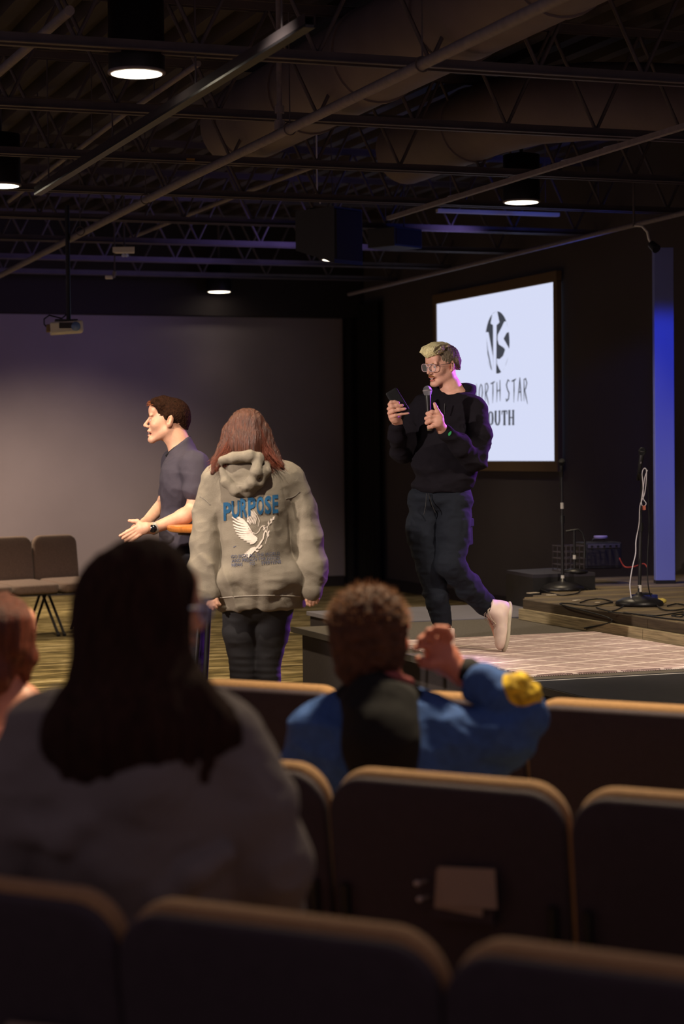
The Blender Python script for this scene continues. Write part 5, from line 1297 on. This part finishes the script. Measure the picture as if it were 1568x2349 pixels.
project_print(wg, T, 'printed_dove', m_cream, np.array(V_), F_, hw_, .0026, 9)
for txt, y0, xs in (('GO INTO ALL THE WORLD', 1276, (530, 641)), ('AND PREACH THE GOOD', 1285.5, (531, 641)), ('NEWS      TO      EVERYONE', 1295, (531, 644))):
    sl = -.072; dy = (xs[1]-xs[0])*sl; put_text(txt, [(xs[0], y0+5), (xs[1], y0+5+dy), (xs[1], y0-2.6+dy), (xs[0], y0-2.6)], .012, m_navy, 'printed_verse')
project_print(wg, T, 'small_mark', m_navy, [(534.5, 1254.5), (541.5, 1251.5), (541, 1253), (535, 1256)], [(0, 1, 2, 3)], hw_, .002, 9)
def pants_wg(S):
    S.ell(L(591, 1385, d0), (.170, .128, .10), None, .04)
    S.chain([L(555, 1400, d0), L(553, 1450, d0), L(558, 1530, d0), L(556, 1600, d0), np.array((*L(556, 1780, d0)[:2], .08))], [.094, .086, .062, .062, .048], .018)
    S.chain([L(626, 1400, d0), L(620, 1450, d0), L(613, 1530, d0), L(616, 1600, d0), np.array((*L(617, 1780, d0)[:2], .08))], [.094, .086, .060, .062, .048], .018)
    S.cut(L(591, 1365, d0), (0, 0, 1))
def knee(p): return .0012*np.sin(p[:, 2]*190+6*p[:, 0])*np.exp(-((p[:, 2]-.52)/.07)**2)*(p[:, 1] < 0)
me = sdf_mesh('leggings', (-.28, -.20, .05), (.26, .20, .95), .006, pants_wg, disp=[folds(.0028, (9, 9, 20), 81), knee])
wg.add('leggings', me, mat('black_leggings', '1d1a1d', .75, spec=.4, bump=(420, .2)))
for x in (556, 617):
    b0 = np.array((*L(x, 1780, d0)[:2], 0))
    def so(S): S.ell(b0+np.array((0, .06, .03)), (.045, .14, .045), None, .02); S.cone(b0+np.array((0, 0, .04)), b0+np.array((0, 0, .10)), .042, .042, .02); S.cut(b0+np.array((0, 0, .002)), (0, 0, -1))
    wg.add('shoe', sdf_mesh('shoe', b0-np.array((.1, .12, .02)), b0+np.array((.1, .25, .2)), .008, so), MATS['dark_shoe'])

# ================================================================ SEATED AUDIENCE
def seated_legs(S, hip, seat_z, fwd, z0, r=.085):
    """thighs and lower legs of a seated figure in local coordinates; fwd: unit vector on the floor plane"""
    f = np.array((fwd[0], fwd[1], 0)); s = np.array((f[1], -f[0], 0))
    for k in (-1, 1):
        a = hip+s*.10*k; kn = a+f*.42; kn[2] = seat_z+.06; an = kn+f*.02; an[2] = .09; S.chain([a, kn, an], [r, .062, .04], .04); S.cone(an, an+f*.15-np.array((0, 0, .05)), .035, .03, .02)
fl = np.array((FAC@R0, FAC@F0))
# woman in the grey hoodie nearest the camera
w3 = Person('long-haired woman in a dark grey hoodie seated nearest the camera, face turned right', 315, 3.55, 0)
L = w3.L; d0 = 3.55; s_px = FPX/d0
H3 = head_frame(L(330, 1400, d0), 180+60, 2, 0, .98)
def b3(S):
    head(S, H3, .006)
    S.cone(H3(0, .02, -.05), L(325, 1590, d0), .052, .062, .03)
    S.ell(L(330, 1790, d0+.02), (.19, .115, .20), None, .05); S.cone(L(140, 1700, d0), L(480, 1715, d0), .055, .05, .05); S.ell(L(330, 2020, d0+.02), (.16, .12, .16), None, .05); S.ell(L(330, 2150, d0+.04), (.17, .13, .10), None, .05)
    S.chain([L(140, 1700, d0), L(40, 1960, d0-.02), L(140, 2060, d0+.22)], [.055, .042, .03], .03); S.chain([L(488, 1725, d0), L(612, 1960, d0), L(560, 2050, d0+.24)], [.055, .042, .03], .03)
    for c_, sg in ((L(150, 2065, d0+.26), 1), (L(550, 2055, d0+.28), -1)):
        S.ell(c_, (.045, .05, .018), None, .015)
        for k in range(4): S.chain([c_+np.array((.012*(k-1.5)*1.4, .04, 0)), c_+np.array((.012*(k-1.5)*1.5, .075, .002)), c_+np.array((.012*(k-1.5)*1.5, .10, -.012))], [.0095, .0085, .007], .004)
        S.chain([c_+np.array((.03*sg, .01, 0)), c_+np.array((.05*sg, .04, 0)), c_+np.array((.05*sg, .06, 0))], [.012, .010, .008], .005)
    hp = L(330, 2170, d0+.05); hp[2] = .54; seated_legs(S, hp, .47, fl, 0)
me = sdf_mesh('body', (-.45, -.30, 0), (.62, .75, 1.52), .0095, b3, fx=[(-.12, .16, .0036)], fy=[(-.12, .14, .0045)], fz=[(1.17, 1.40, .0036)])
paint_head(me, H3, .006)
w3.add('body', me, [mat('amber_skin', 'e0a07a', .45, spec=.5), MATS['fair_skin_lips'], MATS['fair_skin_dark']])
eyes(w3, H3, '33241a'); brows(w3, H3, MATS['brown_brow'])
def hair3(S):
    S.ell(H3(0, .012, .040), (.086, .104, .084), H3.R, .02)
    S.ell(L(335, 1312, d0), (.062, .08, .058), None, .03); S.ell(L(296, 1420, d0), (.078, .086, .085), None, .05); S.ell(L(372, 1405, d0-.02), (.034, .06, .08), None, .03)
    S.chain([L(300, 1420, d0-.02), L(302, 1500, d0-.03), L(305, 1580, d0-.05), L(310, 1690, d0-.09), L(325, 1815, d0-.10)], [.088, .082, .086, .110, .075], .06)
    S.chain([L(255, 1600, d0-.03), L(195, 1690, d0-.07), L(225, 1790, d0-.10)], [.060, .070, .050], .05); S.chain([L(380, 1600, d0-.03), L(425, 1700, d0-.07), L(420, 1780, d0-.09)], [.055, .065, .050], .05)
    S.chain([L(395, 1560, d0-.02), L(440, 1620, d0-.08), L(500, 1670, d0-.09), L(535, 1700, d0-.07)], [.045, .045, .036, .015], .03)
    S.ell(H3(0, -.120, -.026), (.105, .066, .098), H3.R, .012, 's')
def groove3(p): q = np.stack([p[:, 0]*60, p[:, 1]*30, p[:, 2]*5], 1); return .004*vnoise(q, 91)+.002*vnoise(q*2.3, 92)
me = sdf_mesh('long_hair', (-.30, -.28, .86), (.28, .22, 1.56), .0052, hair3, disp=[groove3])
w3.add('long_hair', me, mat('dark_brown_hair', '2e1c15', .85, spec=.08, noise=(12, .4, (8, 6, .7)), bump=(30, .8, (9, 6, .5))))
MB().lathe(H3(-.086, -.004, -.045)+np.array((0, -.012, 0)), [(0, -.007), (.006, -.004), (.007, 0), (.006, .004), (0, .007)], 14).build('earring', mat('pearl', 'd6cdb0', .3, spec=.7), w3.root)
def hood3(S):
    S.ell(L(318, 1810, d0+.01), (.215, .135, .20), None, .06); S.cone(L(150, 1700, d0), L(475, 1722, d0), .085, .078, .06)
    S.cone(L(325, 1850, d0), L(325, 2120, d0+.01), .19, .19, .06)
    S.chain([L(125, 1715, d0), L(50, 1850, d0-.01), L(10, 1980, d0), L(50, 2100, d0+.14), L(130, 2070, d0+.22)], [.090, .082, .080, .066, .045], .04)
    S.chain([L(488, 1722, d0), L(556, 1850, d0-.01), L(608, 1990, d0), L(600, 2090, d0+.12), L(560, 2060, d0+.22)], [.090, .082, .080, .066, .045], .04)
    S.cone(L(495, 1880, d0-.20), L(520, 2030, d0-.20), .012, .03, .03, 's'); S.cone(L(120, 1900, d0-.20), L(100, 2050, d0-.20), .012, .03, .03, 's')
    S.chain([L(515, 1960, d0-.13), L(440, 2010, d0-.17), L(380, 2060, d0-.17)], [.012, .018, .020], .03); S.chain([L(60, 1905, d0-.10), L(140, 1925, d0-.16), L(200, 1890, d0-.17)], [.012, .016, .010], .03)
    for a in np.linspace(-160, 160, 11): S.ell(L(325, 1655, d0)+np.array((.10*sin(radians(a)), .09*cos(radians(a))*-1*-1, .0)), (.035, .035, .05), None, .03)
    S.chain([L(250, 1690, d0-.10), L(320, 1780, d0-.15), L(400, 1690, d0-.10)], [.05, .05, .05], .05)
    S.cone(L(325, 1600, d0), L(325, 1640, d0), .06, .055, .01, 's')
me = sdf_mesh('hoodie', (-.42, -.34, .62), (.44, .40, 1.22), .0068, hood3, disp=[folds(.008, (6, 6, 8), 95), folds(.003, (18, 18, 22), 97)])
w3.add('hoodie', me, mat('dark_grey_fleece', '6c6462', .95, bump=(260, .3)))
def jeans3(S):
    hp = L(330, 2170, d0+.05); hp[2] = .545; S.ell(hp+np.array((0, 0, .03)), (.19, .15, .09), None, .04); seated_legs(S, hp, .47, fl, 0, .098)
    S.cut((0, 0, .72), (0, 0, 1)); S.cut((0, 0, .12), (0, 0, -1))
w3.add('jeans', sdf_mesh('jeans', (-.40, -.30, .10), (.62, .75, .74), .011, jeans3), MATS['black_denim'])

g = MB()
for sx in (-1, 1):
    g.tube([H3(sx*.0335+.028*cos(a), -.110+.10*max(0, abs(sx*.0335+.028*cos(a))-.02), .001+.022*sin(a)) for a in np.linspace(0, 2*pi, 21)], .0024, 8, caps=False)
g.tube([H3(-.007, -.111, .004), H3(0, -.115, .006), H3(.007, -.111, .004)], .002, 8)
gl3 = g.build('glasses', mat('pale_blue_frame', '8fa6e0', .25, spec=.7), w3.root)
q = MB()
for sx in (-1, 1): q.add([H3(sx*.0335+.026*cos(a), -.108+.10*max(0, abs(sx*.0335+.026*cos(a))-.02), .001+.020*sin(a)) for a in np.linspace(0, 2*pi, 21)[:-1]], [tuple(range(20))])
q.build('lenses', mat('blue_reflection_lens', 'a8bcf0', .15, spec=.9, alpha=.55), gl3)  # bluish reflection is painted into the lens colour
for sx in (-1, 1): MB().tube([H3(sx*.061, -.098, .006), H3(sx*.077, -.06, .008), H3(sx*.080, .02, .006)], .0018, 8).build('temple_arm', MATS['pale_blue_frame'], gl3)

# person in the blue denim jacket, middle row
by = Person('short-haired boy in a blue denim jacket raising his right hand to his face', 880, 4.85, 0)
L = by.L; d0 = 4.85
H4 = head_frame(L(852, 1462, d0), 180+40, 0, 0, 1.0)
def b4(S):
    head(S, H4)
    S.cone(H4(0, .02, -.05), L(862, 1600, d0), .052, .060, .03)
    S.ell(L(865, 1740, d0), (.17, .11, .18), None, .05); S.cone(L(755, 1665, d0), L(975, 1665, d0), .055, .055, .05); S.ell(L(880, 1870, d0), (.15, .12, .14), None, .05)
    S.chain([L(745, 1670, d0), L(705, 1830, d0), L(760, 1880, d0+.22)], [.05, .04, .03], .03)
    S.chain([L(985, 1680, d0), L(1110, 1690, d0-.02), L(1205, 1645, d0-.04)], [.052, .046, .042], .03); S.chain([L(1205, 1645, d0-.04), L(1140, 1590, d0-.01), L(1062, 1548, d0+.02)], [.042, .038, .028], .03)
    # hand at the temple
    dh = d0+.03
    S.cone(L(1062, 1548, dh), L(1028, 1520, dh), .027, .034, .02); S.ell(L(1012, 1505, dh), (.040, .022, .048), rotm('Y', radians(-40)), .015)
    for pts in ([(1018, 1482), (1032, 1462), (1022, 1444), (1000, 1440)], [(1008, 1480), (1016, 1456), (1002, 1446), (982, 1448)], [(996, 1484), (990, 1464), (976, 1460), (962, 1468)], [(988, 1494), (976, 1482), (964, 1480), (953, 1488)]):
        S.chain([L(x, y, dh-.01*i) for i, (x, y) in enumerate(pts)], [.0115, .0105, .0098, .0080], .004)
    S.chain([L(1005, 1520, dh-.02), L(988, 1524, dh-.025), L(972, 1522, dh-.02), L(960, 1512, dh-.01)], [.015, .0125, .011, .009], .006)
    cL = L(765, 1885, d0+.26); S.ell(cL, (.04, .05, .018), None, .015)
    for k in range(4): S.chain([cL+np.array((.013*(k-1.5), .04, 0)), cL+np.array((.014*(k-1.5), .10, -.01))], [.009, .007], .004)
    hp = L(875, 1960, d0+.05); hp[2] = .54; seated_legs(S, hp, .47, fl, 0)
me = sdf_mesh('body', (-.32, -.26, 0), (.62, .75, 1.50), .0095, b4, fx=[(-.12, .20, .0036)], fy=[(-.14, .14, .0042)], fz=[(1.03, 1.30, .0036)])
by.add('body', me, mat('ruddy_skin', 'c07862', .5, spec=.35))
def hair4(S):
    S.ell(H4(0, .014, .036), (.092, .106, .094), H4.R, .02); S.cone(H4(0, .07, .0), H4(0, .065, -.07), .050, .046, .03); S.ell(L(852, 1500, d0-.02), (.082, .08, .06), None, .04)
    S.ell(H4(0, -.108, -.03), (.12, .070, .085), H4.R, .01, 's')
me = sdf_mesh('hair', L(852, 1462, d0)-.17, L(852, 1462, d0)+.17, .0040, hair4, disp=[cut_fn(np.array((90, 90, 90)), .004, 101)])
by.add('short_hair', me, mat('brown_hair', '4a2e1e', .7, noise=(40, .4), bump=(150, .7)))
def rim(rr, steps):
    v = rr.normal(size=3); v[2] = abs(v[2]); v /= np.linalg.norm(v); p = H4(0, .014, .036)+H4.R@(v*np.array((.090, .104, .092))); w_ = H4.R@v; j = rr.normal(size=3)*.25
    return [p, p+(w_+j)*.008, p+(w_+j)*.014]
strands(rim, 700, .0013, 'fluffy_hair_ends', mat('light_brown_ends', '8a6040', .6), by.root, 8)
def jk(S):
    S.ell(L(870, 1745, d0), (.195, .130, .19), None, .05); S.cone(L(755, 1685, d0), L(980, 1685, d0), .085, .080, .05); S.cone(L(875, 1760, d0), L(880, 1920, d0), .17, .165, .05)
    S.chain([L(742, 1685, d0), L(712, 1780, d0), L(712, 1860, d0+.04), L(752, 1880, d0+.18)], [.078, .066, .06, .045], .04)
    S.chain([L(985, 1695, d0), L(1060, 1712, d0-.01), L(1150, 1690, d0-.03), L(1206, 1650, d0-.04)], [.088, .082, .068, .054], .04)
    S.chain([L(1206, 1642, d0-.04), L(1160, 1602, d0-.02), L(1108, 1570, d0+.0)], [.050, .054, .050], .02)
    S.cone(L(1095, 1760, d0), L(1040, 1790, d0), .06, .08, .05)
    S.cone(L(862, 1570, d0), L(862, 1610, d0), .06, .055, .01, 's')
me = sdf_mesh('denim_jacket', (-.32, -.24, .62), (.48, .36, 1.18), .0062, jk, disp=[folds(.007, (9, 9, 12), 105), folds(.003, (26, 26, 26), 107)])
jo = by.add('denim_jacket', me, mat('blue_denim', '35558f', .85, noise=(60, .15), bump=(400, .3)))
def cuff(S): S.chain([L(1212, 1634, d0-.045), L(1190, 1598, d0-.035), L(1172, 1578, d0-.03)], [.040, .038, .030], .02)
me = sdf_mesh('scrunchie', (.20, -.20, .92), (.48, .14, 1.12), .0038, lambda S: S.chain([L(1222, 1628, d0-.06), L(1206, 1600, d0-.055), L(1184, 1580, d0-.05), L(1170, 1572, d0-.04)], [.020, .034, .034, .022], .02), disp=[lambda p: .008*np.abs(vnoise(p*45, 111))])
by.add('yellow_ruffle', me, mat('yellow_print_cloth', 'd8a62c', .8, noise=(45, .75)), jo)
def vest(S):
    S.chain([L(865, 1590, d0-.06), L(868, 1640, d0-.12), L(872, 1700, d0-.155), L(880, 1790, d0-.155)], [.055, .075, .080, .075], .04)
    S.chain([L(800, 1600, d0-.03), L(835, 1610, d0-.09), L(900, 1612, d0-.09), L(940, 1600, d0-.02)], [.028, .036, .036, .028], .04)
me = sdf_mesh('dark_hood', (-.24, -.30, .64), (.22, .14, 1.24), .006, vest, disp=[folds(.006, (10, 10, 12), 113)])
by.add('dark_hood', me, mat('black_fleece_hood', '0f0d0e', .95, bump=(300, .3)))
q = MB(); q.tube([L(826, 1562, d0-.045), L(860, 1552, d0-.075), L(905, 1552, d0-.068), L(944, 1566, d0-.03)], [.010, .014, .014, .010], 10); q.build('collar', mat('dusty_red_collar', '8c4a48', .8), by.root)
def wband(S): S.cone(L(1100, 1562, d0+.01), L(1074, 1545, d0+.02), .040, .037, .01)
by.add('wristband', sdf_mesh('wristband', (.14, -.14, 1.0), (.34, .16, 1.14), .0045, wband, disp=[folds(.003, (30, 30, 30), 115)]), mat('black_band', '151315', .8))
def jeans4(S):
    hp = L(875, 1960, d0+.05); hp[2] = .545; S.ell(hp+np.array((0, 0, .03)), (.18, .14, .09), None, .04); seated_legs(S, hp, .47, fl, 0, .096); S.cut((0, 0, .70), (0, 0, 1)); S.cut((0, 0, .12), (0, 0, -1))
by.add('jeans', sdf_mesh('jeans', (-.32, -.26, .10), (.62, .75, .72), .011, jeans4), MATS['black_denim'])

# auburn-haired person at the left edge
p5 = Person('person with shoulder-length auburn hair at the left frame edge, bare shoulder lit pink', -10, 5.15, 0)
L = p5.L; d0 = 5.15
H5 = head_frame(L(0, 1465, d0), 180+35, 0, 0, .98)
def b5(S):
    head(S, H5); S.cone(H5(0, .02, -.05), L(5, 1600, d0), .05, .058, .03)
    S.ell(L(-10, 1720, d0), (.15, .10, .16), None, .05); S.cone(L(-90, 1640, d0), L(52, 1625, d0), .05, .055, .04); S.ell(L(-10, 1850, d0), (.14, .11, .14), None, .05)
    S.chain([L(52, 1632, d0), L(62, 1760, d0), L(30, 1850, d0+.2)], [.054, .040, .028], .03); S.chain([L(-95, 1640, d0), L(-120, 1780, d0), L(-70, 1850, d0+.2)], [.05, .04, .028], .03)
    for x in (30, -68):
        c_ = L(x, 1852, d0+.24); S.ell(c_, (.04, .045, .016), None, .012)
        for k in range(4): S.chain([c_+np.array((.013*(k-1.5), .03, 0)), c_+np.array((.014*(k-1.5), .09, -.01))], [.009, .007], .004)
    hp = L(-10, 1930, d0+.05); hp[2] = .54; seated_legs(S, hp, .47, fl, 0)
me = sdf_mesh('body', (-.32, -.26, 0), (.60, .72, 1.50), .0095, b5, fx=[(-.1, .14, .005)], fz=[(.95, 1.30, .005)])
p5.add('body', me, mat('pink_lit_skin', 'd09078', .5, spec=.35))
def hair5(S):
    S.ell(H5(0, .012, .034), (.086, .102, .088), H5.R, .02); S.chain([L(52, 1450, d0-.02), L(58, 1510, d0-.02), L(60, 1552, d0-.01)], [.032, .026, .014], .03)
    S.chain([L(-30, 1450, d0-.05), L(-34, 1550, d0-.06), L(-40, 1620, d0-.05)], [.07, .06, .03], .04); S.chain([L(20, 1430, d0-.06), L(30, 1480, d0-.065)], [.05, .03], .03)
    S.ell(H5(0, -.105, -.03), (.12, .062, .085), H5.R, .01, 's')
me = sdf_mesh('bob_hair', (-.22, -.22, .95), (.20, .20, 1.34), .0046, hair5, disp=[lambda p: .005*vnoise(np.stack([p[:, 0]*70, p[:, 1]*40, p[:, 2]*7], 1), 121)])
p5.add('bob_hair', me, mat('copper_hair', '64301f', .5, spec=.5, noise=(14, .45, (9, 6, .6)), bump=(30, .9, (9, 6, .5))))
def top5(S):
    S.ell(L(-12, 1745, d0), (.16, .112, .15), None, .05); S.cone(L(-12, 1780, d0), L(-12, 1900, d0), .145, .14, .05); S.cut(L(0, 1660, d0), (0, 0, 1))
    for x in (-58, 30): S.chain([L(x, 1690, d0-.06), L(x, 1618, d0-.02), L(x, 1690, d0+.07)], [.012, .010, .012], .01)
me = sdf_mesh('tank_top', (-.30, -.22, .60), (.26, .22, 1.10), .0065, top5, disp=[folds(.004, (10, 10, 12), 131)])
p5.add('tank_top', me, mat('rose_cloth', '8a5148', .85))
def jeans5(S):
    hp = L(-10, 1930, d0+.05); hp[2] = .545; S.ell(hp+np.array((0, 0, .03)), (.17, .14, .09), None, .04); seated_legs(S, hp, .47, fl, 0, .094); S.cut((0, 0, .70), (0, 0, 1)); S.cut((0, 0, .12), (0, 0, -1))
p5.add('jeans', sdf_mesh('jeans', (-.32, -.26, .10), (.60, .72, .72), .012, jeans5), MATS['black_denim'])
